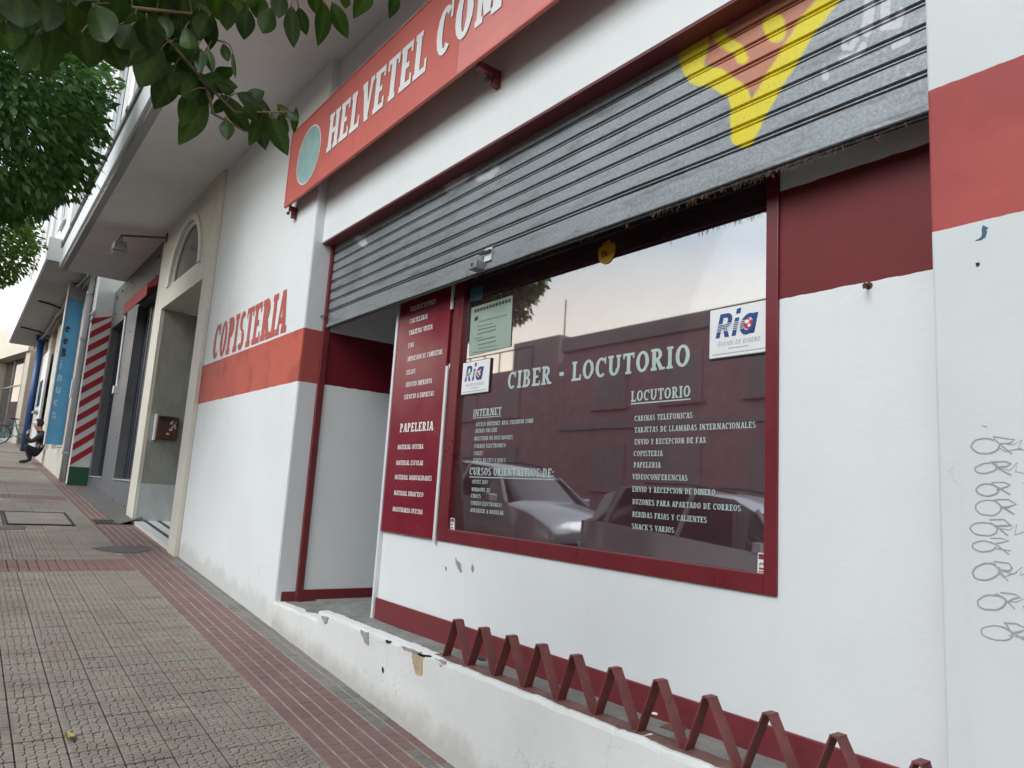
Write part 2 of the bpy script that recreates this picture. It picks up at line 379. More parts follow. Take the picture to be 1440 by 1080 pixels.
# ------------------------------------------------------------------ lettering: drawn glyphs, cap height 1
def glyph(ch, st):
    T, H, Sf, O = st; P = []
    def rect(x0, y0, x1, y1): P.append([(x0, y0), (x1, y0), (x1, y1), (x0, y1)])
    def ser(x, y, wd): 
        if Sf: rect(x-wd/2-O, y if y < .5 else y-Sf, x+wd/2+O, y+Sf if y < .5 else y)
    def stem(x, y0=0., y1=1., t=None, top=True, bot=True):
        t = t or T; rect(x-t/2, y0, x+t/2, y1)
        if top: ser(x, y1, t)
        if bot: ser(x, y0, t)
    def dg(x0, y0, x1, y1, t): P.append([(x0-t/2, y0), (x0+t/2, y0), (x1+t/2, y1), (x1-t/2, y1)])
    def arc(cx, cy, rx, ry, a0, a1, n=None, tx=None, ty=None):
        n = n or max(3, int(abs(a1-a0)/24)); ix, iy = rx-(tx or T), ry-(ty or H)
        for k in range(n):
            a, b = R(a0+(a1-a0)*k/n), R(a0+(a1-a0)*(k+1)/n)
            P.append([(cx+ix*math.cos(a), cy+iy*math.sin(a)), (cx+rx*math.cos(a), cy+ry*math.sin(a)), (cx+rx*math.cos(b), cy+ry*math.sin(b)), (cx+ix*math.cos(b), cy+iy*math.sin(b))])
    def drop(x, y, up, h=.26): 
        if Sf: rect(x-.05, y-h if not up else y, x+.05, y if not up else y+h)
    w = .8
    if ch == 'A': dg(.14, 0, .36, 1, T*.62); dg(.66, 0, .43, 1, T*1.05); rect(.22, .24, .6, .24+H); ser(.14, 0, T*.5); ser(.66, 0, T)
    elif ch == 'B': stem(.2); arc(.36, .745, .27, .255, -90, 90); arc(.38, .27, .3, .27, -90, 90); rect(.2, 1-H, .37, 1); rect(.2, .5-H/2, .37, .5+H/2); rect(.2, 0, .39, H); w = .76
    elif ch == 'C': arc(.42, .5, .38, .5, 48, 312); drop(.7, 1, False, .34); w = .8
    elif ch == 'D': stem(.2); arc(.36, .5, .42, .5, -90, 90); rect(.2, 1-H, .37, 1); rect(.2, 0, .37, H); w = .86
    elif ch in 'EF':
        stem(.2, bot=True); rect(.2, 1-H, .64, 1); drop(.62, 1, False); rect(.2, .5-H/2, .52, .5+H/2)
        if ch == 'E': rect(.2, 0, .66, H); drop(.64, 0, True)
        w = .74
    elif ch == 'G': arc(.42, .5, .38, .5, 48, 330); stem(.68, .05, .45, bot=False); drop(.7, 1, False, .3); w = .86
    elif ch == 'H': stem(.2); stem(.68); rect(.2, .5-H/2, .68, .5+H/2); w = .9
    elif ch == 'I': stem(.22); w = .44
    elif ch == 'J': stem(.4, .25, 1, bot=False); arc(.24, .27, .26, .27, 180, 360); w = .6
    elif ch == 'K': stem(.2); dg(.3, .4, .66, 1, T*.7); dg(.72, 0, .38, .6, T); w = .84
    elif ch == 'L': stem(.2); rect(.2, 0, .66, H); drop(.64, 0, True, .3); w = .72
    elif ch == 'M': stem(.18, t=T*.7); stem(.86); dg(.52, .1, .24, 1, T); dg(.52, .1, .8, 1, T*.6); w = 1.06
    elif ch == 'N': stem(.18, t=T*.65); stem(.74, t=T*.65); dg(.7, 0, .24, 1, T*1.05); w = .92
    elif ch in 'OQ0':
        arc(.42, .5, .38, .5, 0, 360); w = .84
        if ch == 'Q': dg(.75, -.1, .45, .25, T*.7)
    elif ch in 'PR':
        stem(.2); arc(.36, .72, .3, .28, -90, 90); rect(.2, 1-H, .37, 1); rect(.2, .44, .37, .44+H); w = .72
        if ch == 'R': dg(.66, 0, .38, .5, T*1.05); ser(.68, 0, T*.8); w = .82
    elif ch == 'S': arc(.34, .74, .28, .26, 30, 270); arc(.34, .26, .3, .28, -150, 90); w = .68
    elif ch == 'T': stem(.38, top=False); rect(.04, 1-H, .72, 1); drop(.08, 1, False); drop(.68, 1, False); w = .76
    elif ch == 'U': stem(.2, .34, 1, bot=False); stem(.7, .34, 1, t=T*.75, bot=False); arc(.43, .36, .33, .36, 180, 360); w = .9
    elif ch == 'V': dg(.42, 0, .16, 1, T); dg(.42, 0, .66, 1, T*.6); ser(.16, 1, T*.8); ser(.66, 1, T*.5); w = .8
    elif ch == 'W': dg(.3, 0, .14, 1, T*.9); dg(.3, 0, .5, 1, T*.6); dg(.7, 0, .5, 1, T*.9); dg(.7, 0, .86, 1, T*.6); ser(.14, 1, T); ser(.86, 1, T*.6); w = 1.
    elif ch == 'X': dg(.66, 0, .16, 1, T); dg(.16, 0, .64, 1, T*.6); w = .8
    elif ch == 'Y': dg(.4, .4, .14, 1, T); dg(.4, .4, .68, 1, T*.6); stem(.4, 0, .45, top=False); w = .8
    elif ch == 'Z': rect(.08, 1-H, .62, 1); rect(.08, 0, .64, H); dg(.16, H*.5, .54, 1-H*.5, T*.8); w = .7
    elif ch == '2': arc(.33, .7, .27, .3, -30, 170); dg(.14, .04, .5, .58, T*.8); rect(.08, 0, .6, H); w = .66
    elif ch == '7': rect(.08, 1-H, .6, 1); dg(.26, 0, .52, 1, T*.8); w = .64
    elif ch == 'e': arc(.36, .34, .32, .34, 0, 320); rect(.1, .3, .66, .3+H); w = .74
    elif ch == 'n': stem(.18, 0, .68, top=False, bot=False); arc(.42, .36, .3, .32, 0, 180); rect(.72-T, 0, .72, .37); w = .84
    elif ch == 'u': rect(.08, .32, .08+T, .68); stem(.66, 0, .68, top=False, bot=False); arc(.4, .32, .32, .32, 180, 360); w = .84
    elif ch == 'c': arc(.36, .34, .32, .34, 45, 315); w = .68
    elif ch == 's': arc(.3, .5, .25, .18, 20, 270); arc(.3, .18, .25, .18, -160, 90); w = .6
    elif ch == 'i': rect(.1, 0, .1+T, .64); rect(.1, .78, .1+T, .95); w = .36
    elif ch == '-': rect(.08, .36, .4, .36+H*1.5); w = .48
    elif ch == ':': rect(.08, .05, .26, .24); rect(.08, .5, .26, .7); w = .36
    elif ch == '.': rect(.06, 0, .24, .18); w = .3
    elif ch in "'´": dg(.12, .7, .2, 1, .12); w = .3
    else: w = .42
    return P, w
SLAB = (.21, .13, .12, .075); WEST = (.27, .14, .15, .08); SANS = (.10, .09, 0, 0); BOLD = (.24, .18, 0, 0)
def text(mb, s, org, du, dv, width, h, st=SLAB, shear=0., lift=None, mi=0, eps=.00012, track=.05):
    """letters from org along unit vectors du, dv; total width and cap height in metres; each stroke a hair proud of the last"""
    adv = []; g = [glyph(c, st) for c in s]; tot = sum(a+track for _, a in g)-track
    k = width/(tot*h); nrm = du.cross(dv).normalized() if lift is None else lift
    x = 0
    for P, a in g:
        for i, p in enumerate(P):
            pts = [org+du*((x+u+shear*v)*k*h)+dv*(v*h)+nrm*(eps*(i % 14)) for u, v in p]
            mb.add(pts, [(0, 1, 2, 3)], mi)
        x += a+track
    return mb
DX = Vector((1, 0, 0)); DZ = Vector((0, 0, 1)); DY = Vector((0, 1, 0))
def textpx(mb, s, Y, l, r, hpx, st=SLAB, shear=0., mi=0):
    """a level line of text on the plane Y: left and right ends of the baseline in photo pixels, cap height in pixels"""
    a = onY(*l, Y); b = onY(*r, Y); t_ = onY(l[0], l[1]-hpx, Y)
    return text(mb, s, Vector((a.x, Y, (a.z+b.z)/2)), DX, DZ, b.x-a.x, t_.z-a.z, st, shear, mi=mi)
# ================================================================== GROUND
def slab(mb, x0, x1, y0, y1, top, bot, mi=0):
    return mb.hexa([(x0, y0, gz(x0)+bot), (x1, y0, gz(x1)+bot), (x1, y1, gz(x1)+bot), (x0, y1, gz(x0)+bot),
                    (x0, y0, gz(x0)+top), (x1, y0, gz(x1)+top), (x1, y1, gz(x1)+top), (x0, y1, gz(x0)+top)], mi)
XL, XR = -120, 40
KERB = -1.30
def struct(name, mb, mats, parent=None):
    o = mb.build(name, mats, parent)
    if not parent: o['kind'] = 'structure'
    return o
gm = MB(); slab(gm, -420, 420, -420, 420, -.32, -.6); struct('ground', gm, 'asphalt')
rm = MB(); slab(rm, XL, XR, -10.4, KERB-.15, -.13, -.30); struct('road', rm, 'asphalt')
km = MB(); slab(km, XL, XR, KERB-.15, KERB, -.004, -.30); struct('kerb', km, 'kerb_stone')
om = MB(); slab(om, XL, XR, -12.6, -10.4, -.01, -.30); struct('opposite_pavement', om, 'pave_far')

TH = math.atan(SL); CT = math.cos(TH)
ROTS = Matrix.Rotation(TH, 4, 'Y')
BAND0 = 1.585                     # street edge of the red band
# base bed of the pavement; near part is mortar under the tiles
bm_ = MB(); slab(bm_, -46, 14, BAND0-.003, 2.6, -.0035, -.30, 0); slab(bm_, -46, 14, KERB, BAND0-.003, -.013, -.30, 1)
slab(bm_, XL, -46, KERB, 2.6, -.004, -.30, 2); slab(bm_, 14, XR, KERB, 2.6, -.004, -.30, 2)
pavement = struct('pavement', bm_, ['mortar_light', 'mortar_dark', 'pave_far'])

# ---- relief of one hydraulic tile: irregular cobbles cut from a square (half-plane clipping), bevelled
def clip(poly, n, d):
    out = []
    for i in range(len(poly)):
        a, b = poly[i], poly[(i+1) % len(poly)]; da, db = a[0]*n[0]+a[1]*n[1]-d, b[0]*n[0]+b[1]*n[1]-d
        if da <= 0: out.append(a)
        if da*db < 0: k = da/(da-db); out.append((a[0]+(b[0]-a[0])*k, a[1]+(b[1]-a[1])*k))
    return out
def inset(poly, d):
    c = (sum(p[0] for p in poly)/len(poly), sum(p[1] for p in poly)/len(poly)); out = []
    for x, y in poly:
        v = (x-c[0], y-c[1]); L = math.hypot(*v) or 1; k = max(.3, (L-d)/L); out.append((c[0]+v[0]*k, c[1]+v[1]*k))
    return out
def tile_geo(rng, rows=5, cols=6, s=.197):
    mb = MB(); h = s/2; pts = []
    for j in range(rows):
        for i in range(cols+1):
            pts.append((-h+s*(i+.5*(j % 2)+rng.uniform(-.24, .24))/cols, -h+s*(j+.5+rng.uniform(-.2, .2))/rows))
    ax = False
    mb.box(-h*.978, h*.978, -h, h, -.016, -.0065, 1)
    for a in pts:
        poly = [(-h, -h), (h, -h), (h, h), (-h, h)]
        for b in pts:
            if b is a: continue
            n = (b[0]-a[0], b[1]-a[1]); 
            if n[0]*n[0]+n[1]*n[1] > .012: continue
            poly = clip(poly, n, ((b[0]**2+b[1]**2)-(a[0]**2+a[1]**2))/2)
            if len(poly) < 3: break
        if len(poly) < 3: continue
        p1, p2, p3 = inset(poly, .0022), inset(poly, .0035), inset(poly, .0065)
        if abs(sum(p1[i][0]*p1[(i+1) % len(p1)][1]-p1[(i+1) % len(p1)][0]*p1[i][1] for i in range(len(p1)))) < 2.4e-4: continue
        z = rng.uniform(-.0012, .0008); n = len(poly)
        V = [(x, y, -.0066) for x, y in p1]+[(x, y, -.0018+z) for x, y in p2]+[(x, y, z) for x, y in p3]
        F = [(i, (i+1) % n, n+(i+1) % n, n+i) for i in range(n)]+[(n+i, n+(i+1) % n, 2*n+(i+1) % n, 2*n+i) for i in range(n)]+[tuple(range(2*n, 3*n))]
        V = [(x*.978, y, zz) for x, y, zz in V]
        if ax: V = [(y, x, zz) for x, y, zz in V]; F = [f[::-1] for f in F]
        mb.add(V, F, 0)
    return mb
rng = random.Random(5)
TILES = [tile_geo(rng) for _ in range(8)]
TME = [t_.mesh('cobbled_tile', ['tile_cobbled', 'mortar_dark']) for t_ in TILES]
# red cross bands (two courses wide) at these X, measured from the photograph
XBANDS = [(-8.7, -8.1), (-14.7, -14.1), (-20.7, -20.1), (-26.7, -26.1), (-32.7, -32.1)]
def in_band(x): return any(a < x < b for a, b in XBANDS)
LID1 = (-12.42, -11.2, .62, 1.36)   # access cover set flush in the paving
near, far = [], []
for i in range(0, 225):
    for j in range(0, 15):
        x, y = -1.1-.2*i-.1, BAND0-.1-.2*j
        if y < KERB or in_band(x): continue
        if LID1[0]-.02 < x < LID1[1]+.02 and LID1[2]-.02 < y < LID1[3]+.02: continue
        px, py = proj((x, y, gz(x)))
        vis = -30 < px < 1500 and 560 < py < 1110
        d = math.hypot(x, y)
        (near if vis else far).append((d, x, y))
near.sort()
def tmat(x, y, k, z=0.): return Matrix.Translation((x, y, gz(x)+z)) @ ROTS @ Matrix.Rotation(math.pi/2*(k % 4), 4, 'Z')
for n, (d, x, y) in enumerate(near[:300]):
    o = put('cobbled_tile', TME[rng.randrange(8)], pavement, M=tmat(x, y, 2*rng.randrange(2), rng.uniform(-.0015, .0015)))
rest = MB()
flat = MB().box(-.0985, .0985, -.0985, .0985, -.016, -.001)
for d, x, y in near[300:]:
    src = TILES[rng.randrange(8)] if d < 17 else flat
    M = tmat(x, y, 2*rng.randrange(2), rng.uniform(-.0015, .0015))
    o = len(rest.v); rest.v += [tuple(M @ Vector(v)) for v in src.v]; rest.f += [tuple(o+i for i in f) for f in src.f]; rest.mi += src.mi
tag(rest.build('cobbled_paving', ['tile_cobbled', 'mortar_dark'], pavement, fix=False), kind='stuff')
rest = MB()
for d, x, y in far:
    M = tmat(x, y, 0); o = len(rest.v); rest.v += [tuple(M @ Vector(v)) for v in flat.v]; rest.f += [tuple(o+i for i in f) for f in flat.f]; rest.mi += flat.mi
tag(rest.build('outlying_paving', ['tile_cobbled', 'mortar_dark'], pavement, fix=False), kind='stuff')

# ---- small red and grey grooved tiles of the band by the wall and of the cross bands
def pad_geo(a, b, g=.0025, h=.0045):
    mb = MB(); A, B = a/2-g, b/2-h; c = .004
    V = [(-A, -B, -.013), (A, -B, -.013), (A, B, -.013), (-A, B, -.013), (-A, -B, -.003), (A, -B, -.003), (A, B, -.003), (-A, B, -.003), (-A+c, -B+c, 0), (A-c, -B+c, 0), (A-c, B-c, 0), (-A+c, B-c, 0)]
    return mb.add(V, [(0, 1, 5, 4), (1, 2, 6, 5), (2, 3, 7, 6), (3, 0, 4, 7), (4, 5, 9, 8), (5, 6, 10, 9), (6, 7, 11, 10), (7, 4, 8, 11), (8, 9, 10, 11)])
CX, CY = .098, .0815
pad = pad_geo(CX, CY); pad2 = pad_geo(.2, .0815)
PR, PG, PB = pad.mesh('red_tile', 'tile_red'), pad.mesh('grey_tile', 'tile_grey'), pad2.mesh('red_tile', 'tile_red')
reds, greys, cross = [], [], []
for i in range(0, 430):
    for j in range(7):
        x, y = -1.0-CX*(i+.5), BAND0+CY*(j+.5)
        if y+CY/2 > 2.2: continue
        red = j < 5 or x < -8.6 and j < 7
        if noise.noise((x*1.3, y*2, 0)) > .42 and j >= 4: red = not red
        (reds if red else greys).append((math.hypot(x, y), x, y))
for a, b in XBANDS:
    for i in range(3):
        for j in range(35):
            x, y = a+.2*(i+.5), BAND0-.0815*(j+.5)
            if y > KERB+.05: cross.append((math.hypot(x, y), x, y))
def laypads(lst, me, geo, mat, name, stuffname, n=300):
    lst.sort(); vis = [p for p in lst if -30 < proj((p[1], p[2], gz(p[1])))[0] < 1500 and proj((p[1], p[2], gz(p[1])))[1] < 1110]
    one = vis[:n]; rest = MB(); s1 = set(one)
    for d, x, y in one: put(name, me, pavement, M=tmat(x, y, 0, rng.uniform(-.001, .001)))
    for p in lst:
        if p in s1: continue
        M = tmat(p[1], p[2], 0, rng.uniform(-.001, .001)); o = len(rest.v)
        rest.v += [tuple(M @ Vector(v)) for v in geo.v]; rest.f += [tuple(o+i for i in f) for f in geo.f]; rest.mi += geo.mi
    if rest.v: tag(rest.build(stuffname, mat, pavement, fix=False), kind='stuff')
laypads(reds+[], PR, pad, 'tile_red', 'red_tile', 'red_band_paving', 220)
laypads(greys, PG, pad, 'tile_grey', 'grey_tile', 'grey_band_paving', 220)
laypads(cross, PB, pad2, 'tile_red', 'red_cross_tile', 'red_cross_paving', 120)

# ---- things set in or lying on the pavement
lid = thing('access_cover', 'tile filled rectangular access cover with dark steel edge set in pavement', 'access cover')
x0, x1, y0, y1 = LID1
m = MB(); e = .016
for a in ((x0, x1, y0, y0+e), (x0, x1, y1-e, y1), (x0, x0+e, y0+e, y1-e), (x1-e, x1, y0+e, y1-e)): slab(m, *a, .004, -.05)
m.build('steel_edge', 'dark_gap', lid)
m = MB(); slab(m, x0+e+.004, x1-e-.004, y0+e+.004, y1-e-.004, 0, -.05); m.build('cover_plate', 'tile_cobbled', lid)
g = thing('drain_grate', 'small black slotted drain grate in the red paving band', 'drain grate')
gx0, gx1, gy0, gy1 = -11.75, -11.35, 1.63, 2.02
m = MB(); slab(m, gx0, gx1, gy0, gy1, .0025, -.05); m.build('pit', 'dark_gap', g)
m = MB(); 
for a in ((gx0, gx1, gy0, gy0+.03), (gx0, gx1, gy1-.03, gy1), (gx0, gx0+.03, gy0, gy1), (gx1-.03, gx1, gy0, gy1)): slab(m, *a, .009, -.04)
m.build('frame', 'steel_dark', g)
for k in range(6):
    m = MB(); yb = gy0+.05+k*.058; slab(m, gx0+.03, gx1-.03, yb, yb+.022, .007, -.04); m.build('bar', 'steel_dark', g)
def puddle(name, label, px, seed):
    P = [onG(*q) for q in px]; m = MB(); n = len(P)
    m.add([(p.x, p.y, gz(p.x)+.0062) for p in P]+[(p.x, p.y, gz(p.x)+.001) for p in P], [tuple(range(n))]+[(i, (i+1) % n, n+(i+1) % n, n+i) for i in range(n)])
    return tag(m.build(name, 'cement_patch'), label, 'repair patch')
pm('cement_patch', (.115, .105, .10), .8, .25, 6, .4, 60)
puddle('cement_patch', 'dark grey smeared cement patch across the red band before the doorway', [(128, 771), (165, 768), (205, 768), (212, 774), (190, 778), (160, 777), (145, 775)], 1)
puddle('cement_patch', 'dark grey cement patch beside the access cover at picture edge', [(-6, 741), (25, 739), (36, 741), (33, 745), (10, 745), (-6, 744)], 2)
# fallen leaf: a curled blade
p = onG(94, 1041); m = MB(); V = []; F = []
for i in range(7):
    tt = i/6; wd = .021*math.sin(math.pi*min(1, tt*.94+.04))**.8
    for j in (-1, -.5, 0, .5, 1): V.append((p.x+(tt-.5)*.085, p.y+j*wd+.01*math.sin(tt*3), gz(p.x)+.006+.012*abs(j)**1.5+.010*(tt-.5)**2*4))
F = [(i*5+j, i*5+j+1, i*5+j+6, i*5+j+5) for i in range(6) for j in range(4)]
m.add(V, F); tag(m.build('fallen_leaf', 'leaf_yellow', smooth=True), 'single yellow fallen leaf lying on the cobbled tiles', 'leaf')

# ================================================================== SHOP BUILDING
YA, YC, YS, YB = 2.13, 2.21, 2.315, 2.458
XA, XP, XW = -5.745, -.870, -4.675         # corner of lettered wall, edge of pillar, left end of window wall
SOF = 5.237
ZL = 3.561                                 # underside of lintel
bld = thing('shop_building', 'white and red painted shop building with overhanging upper floor', 'building', loc=(-5, 2.13, 0))
bld.location = (0, 0, 0)
def part(name, mats, *a, parent=None, bev=0): return box(name, mats, parent or bld, *a, bev=bev)
part('lettered_wall', 'paint_street_wall', -8.84, XA, YA, 2.30, -.2, SOF, bev=.006)
o = part('reveal', 'paint_reveal_shaded', XA-.02, XA+.006, YA+.012, 2.297, .55, SOF)
pl = part('pillar', 'paint_pillar', XP, 2.6, YA, 2.62, -.4, SOF, bev=.008)
part('end_wall', 'paint_pillar', 2.6, 30, YA+.02, 2.62, -2.2, SOF)
li = part('lintel', 'paint_lintel', XA+.007, XP-.002, YC, 2.305, ZL, SOF-.001, bev=.004)
part('lintel_underside', 'maroon_dark', XA+.008, XP-.003, YC+.004, 2.62, ZL-.012, ZL-.001, parent=li)
part('shutter_box', 'room_dark', XA+.008, XP-.003, 2.34, 2.62, ZL, 4.2)
# window wall with its opening
WX0, WX1, WZ0, WZ1 = -3.925, -1.561, 1.233, 3.02
m = MB()
m.box(XW, WX0, YB, 2.60, .60, 3.55).box(WX1, XP, YB, 2.60, .60, 3.55).box(WX0, WX1, YB, 2.60, .60, WZ0).box(WX0, WX1, YB, 2.60, WZ1, 3.55)
ww = m.build('window_wall', 'paint_window_wall', bld)
part('passage_wall', 'paint_passage', XA-.06, XA+.03, 2.318, 4.6, .55, 3.56)
part('passage_return', 'paint_passage', XW-.001, XW+.12, 2.601, 4.6, .55, 3.56)
part('passage_back', 'room_dark', XA, XW+.1, 4.6, 4.65, .55, 3.56)
part('passage_ceiling', 'soffit_plaster', XA, XW, 2.62, 4.6, 3.45, 3.5)
part('baseboard', 'maroon_baseboard', XW, XP-.001, YB-.014, YB-.001, .64, .780, parent=ww, bev=.003)
part('passage_baseboard', 'maroon_gloss', XA+.03, XA+.042, 2.32, 4.6, .6, .69)
part('reveal_baseboard', 'maroon_dark', XA+.0065, XA+.012, YA+.05, 2.296, .60, .675)
d = part('passage_door', 'wood_brown', XA+.12, XW-.1, 4.53, 4.595, .6, 2.7); part('handle', 'steel_grey', XW-.25, XW-.2, 4.47, 4.53, 1.5, 1.66, parent=d)

# ledge: rendered front, chipped arris and a worn concrete top
def ledge_top(x): 
    if x < -4.88: return .600+.012*(x+5.75)/.87
    return .668+.006*(x+4.88)
m = MB(); xs = [XA+(XP-XA)*k/260 for k in range(261)]
for a in (-4.88,): xs += [a-.004, a+.004]
xs = sorted(xs); Vs = []
for x in xs:
    t0 = ledge_top(x)+.010*noise.noise((x*7, 3, 1))+.005*noise.noise((x*31, 5, 1))
    y = YA+.004*noise.noise((x*3, 1, 9))
    z0 = gz(x)-.05; zz = [z0+(t0-.02-z0)*k/6 for k in range(7)]
    Vs.append([(x, YA-.0012+.004*noise.noise((x*4, z*4, 2))+.0015*noise.noise((x*17, z*17, 7)), z) for z in zz]+[(x, y+.003, t0-.003), (x, y+.010, t0), (x, YA+.075, t0+.001), (x, YA+.076, t0-.1)])
n = len(Vs[0]); m.add([v for r_ in Vs for v in r_], [(i*n+j, (i+1)*n+j, (i+1)*n+j+1, i*n+j+1) for i in range(len(Vs)-1) for j in range(n-1)])
lf = m.build('ledge_front', 'paint_ledge', bld, fix=False)
m = MB(); Vs = []
for k in range(81):
    x = XA+(XP-XA)*k/80; z = (.597+.012*(x+5.75)/.87) if x < -4.9 else .607+.0150*(x+4.9)
    Vs.append([(x, y, z+.006*noise.noise((x*3, y*5, 0))+(.02*(y-2.2)/.26 if x > -4.7 else .012*(y-2.2))) for y in (2.195, 2.26, 2.33, 2.40, 2.459)])
n = 5; m.add([v for r_ in Vs for v in r_], [(i*n+j, (i+1)*n+j, (i+1)*n+j+1, i*n+j+1) for i in range(80) for j in range(n-1)])
m.build('ledge_top', 'ledge_concrete', bld, smooth=True, fix=False)
part('passage_floor', 'ledge_concrete', XA, XW, 2.455, 4.6, .5, .612)
part('ledge_core', 'plaster_grey', XA, XP, YA+.03, 2.5, -.3, .57)
# spots where the paint has come off the ledge
def chip(px, mat, parent, Y=YA, lift=.005):
    P = [onY(q[0], q[1]+(5 if parent is lf else 0), Y) for q in px]; Q = []
    for i in range(len(P)):
        a, b = P[i], P[(i+1) % len(P)]
        for k in range(6): q = a.lerp(b, k/6); Q.append(Vector((q.x+.009*noise.noise((q.x*70, q.z*70, 1)), Y-lift, q.z+.009*noise.noise((q.x*70, q.z*70, 8)))))
    return MB().prism(Q, (0, lift+.004, 0)).build('bare_patch', mat, parent)
for px, mt in (([(507, 881), (519, 885), (519, 903), (513, 898)], 'plaster_grey'), ([(580, 912), (596, 915), (594, 945), (586, 943), (582, 930)], 'plaster_exposed'), ([(566, 903), (592, 912), (592, 916), (580, 913), (567, 907)], 'plaster_grey'),
               ([(543, 895), (551, 897), (549, 900), (544, 899)], 'dark_gap'), ([(588, 914), (607, 916), (606, 919), (592, 918)], 'dark_gap'), ([(612, 920), (628, 926), (627, 929), (616, 924)], 'plaster_grey'),
               ([(452, 861), (462, 863), (459, 872), (456, 871)], 'plaster_grey'), ([(618, 928), (624, 930), (621, 934)], 'plaster_exposed'), ([(538, 933), (541, 936), (540, 942), (538, 940)], 'dark_gap')):
    chip(px, mt, lf)
for px in ([(640, 784), (648, 792), (650, 806), (646, 803), (641, 791)], [(664, 792), (667, 800), (665, 806), (663, 800)], [(624, 794), (629, 799), (627, 803)]):
    chip(px, 'plaster_grey', ww, YB, .0015)

# ---- painted lettering on the street wall
m = MB(); a = onY(296.7, 509, YA); b = onY(405, 470, YA)
text(m, 'COPISTERIA', Vector((-8.49, YA-.003, 2.83)), DX, DZ, 2.31, .405, WEST, shear=.02)
tag(m.build('painted_lettering', 'paint_letter_red', bld, fix=False), 'red painted capital lettering')

# ---- entrance portal with arched light
PX0, PX1, OX0, OX1 = -11.95, -8.842, -11.45, -9.20
YPF = 2.085
m = MB(); m.box(PX0, OX0, YPF, 2.42, .2, SOF-.002).box(OX1, PX1, YPF, 2.42, .1, SOF-.002).box(OX0, OX1, YPF, 2.42, 3.93, 4.20)
ac, ar, az = -10.33, .80, 4.20
m.box(OX0, ac-ar, YPF, 2.42, 4.20, SOF-.002).box(ac+ar, OX1, YPF, 2.42, 4.20, SOF-.002)
for k in range(24):
    a0, a1 = math.pi*k/24, math.pi*(k+1)/24
    p0, p1 = (ac+ar*math.cos(a0), az+ar*.95*math.sin(a0)), (ac+ar*math.cos(a1), az+ar*.95*math.sin(a1))
    m.hexa([(p1[0], YPF, p1[1]), (p0[0], YPF, p0[1]), (p0[0], 2.42, p0[1]), (p1[0], 2.42, p1[1]), (p1[0], YPF, SOF-.002), (p0[0], YPF, SOF-.002), (p0[0], 2.42, SOF-.002), (p1[0], 2.42, SOF-.002)])
pt_ = m.build('portal_surround', 'portal_cream', bld)
m = MB(); A1 = [(ac+ar*math.cos(math.pi*k/24), 2.07, az+.005+ar*.95*math.sin(math.pi*k/24)) for k in range(25)]
ring = []
for k in range(25):
    c_, s_ = math.cos(math.pi*k/24), math.sin(math.pi*k/24)
    ring.append([(ac+(ar+o_)*c_, y_, az+(ar*.95+o_)*s_) for o_, y_ in ((.005, 2.2), (.005, 2.062), (.10, 2.062), (.10, 2.084))])
m.add([v for r_ in ring for v in r_], [(i*4+j, i*4+j+1, i*4+5+j, i*4+4+j) for i in range(24) for j in range(3)])
m.build('arch_moulding', 'portal_trim', pt_)
af = MB()
af.add([(ac, 2.15, az)]+[(ac+ar*math.cos(math.pi*k/24), 2.15, az+ar*.95*math.sin(math.pi*k/24)) for k in range(25)], [(0, k+1, k+2) for k in range(24)])
ag = af.build('arch_pane', 'arch_glass', pt_)
m = MB(); m.tube([(ac+(ar-.02)*math.cos(math.pi*k/24), 2.13, az+(ar*.95-.02)*math.sin(math.pi*k/24)) for k in range(25)], .022, 6).box(ac-ar, ac+ar, 2.11, 2.149, az, az+.045)
m.build('arch_frame', 'portal_trim', pt_)
part('portal_inner_left', 'marble_grey', OX0-.3, OX0+.001, 2.421, 3.7, 1.36, 3.93, parent=pt_)
part('marble_facing', 'marble_grey', OX0+.001, OX0+.012, 2.13, 3.7, 1.38, 3.925, parent=pt_)
part('marble_plinth', 'marble_white', OX0-.3, OX0+.02, 2.115, 3.7, .5, 1.378, parent=pt_)
part('portal_inner_right', 'marble_grey', OX1-.001, OX1+.3, 2.421, 3.7, .3, 3.93, parent=pt_)
part('portal_ceiling', 'soffit_plaster', OX0, OX1, 2.421, 3.7, 3.931, 3.99, parent=pt_)
part('portal_back', 'dark_glass', OX0, OX1, 3.7, 3.75, .3, 3.93, parent=pt_)
for k in range(3):
    xx = OX0+(OX1-OX0)*k/2; part('door_stile', 'wood_brown', xx-.06, xx+.06, 3.62, 3.698, .84, 3.93, parent=pt_)
part('door_rail', 'wood_brown', OX0+.06, OX1-.06, 3.63, 3.697, 2.95, 3.05, parent=pt_)
part('portal_light', 'alu_white', -10.5, -10.15, 2.9, 3.2, 3.86, 3.93, parent=pt_)
# threshold: white and black striped marble, following the pavement
m = MB(); 
for k in range(9):
    y0 = 2.10+k*.18; slab(m, OX0, OX1, y0, y0+.12, .05, -.1, 0); slab(m, OX0, OX1, y0+.12, y0+.18, .0505, -.1, 1)
m.build('threshold', ['marble_floor_white', 'marble_floor_black'], pt_)
part('wall_seam', 'plaster_grey', -8.843, -8.835, YA-.002, YA+.01, .4, SOF-.004)

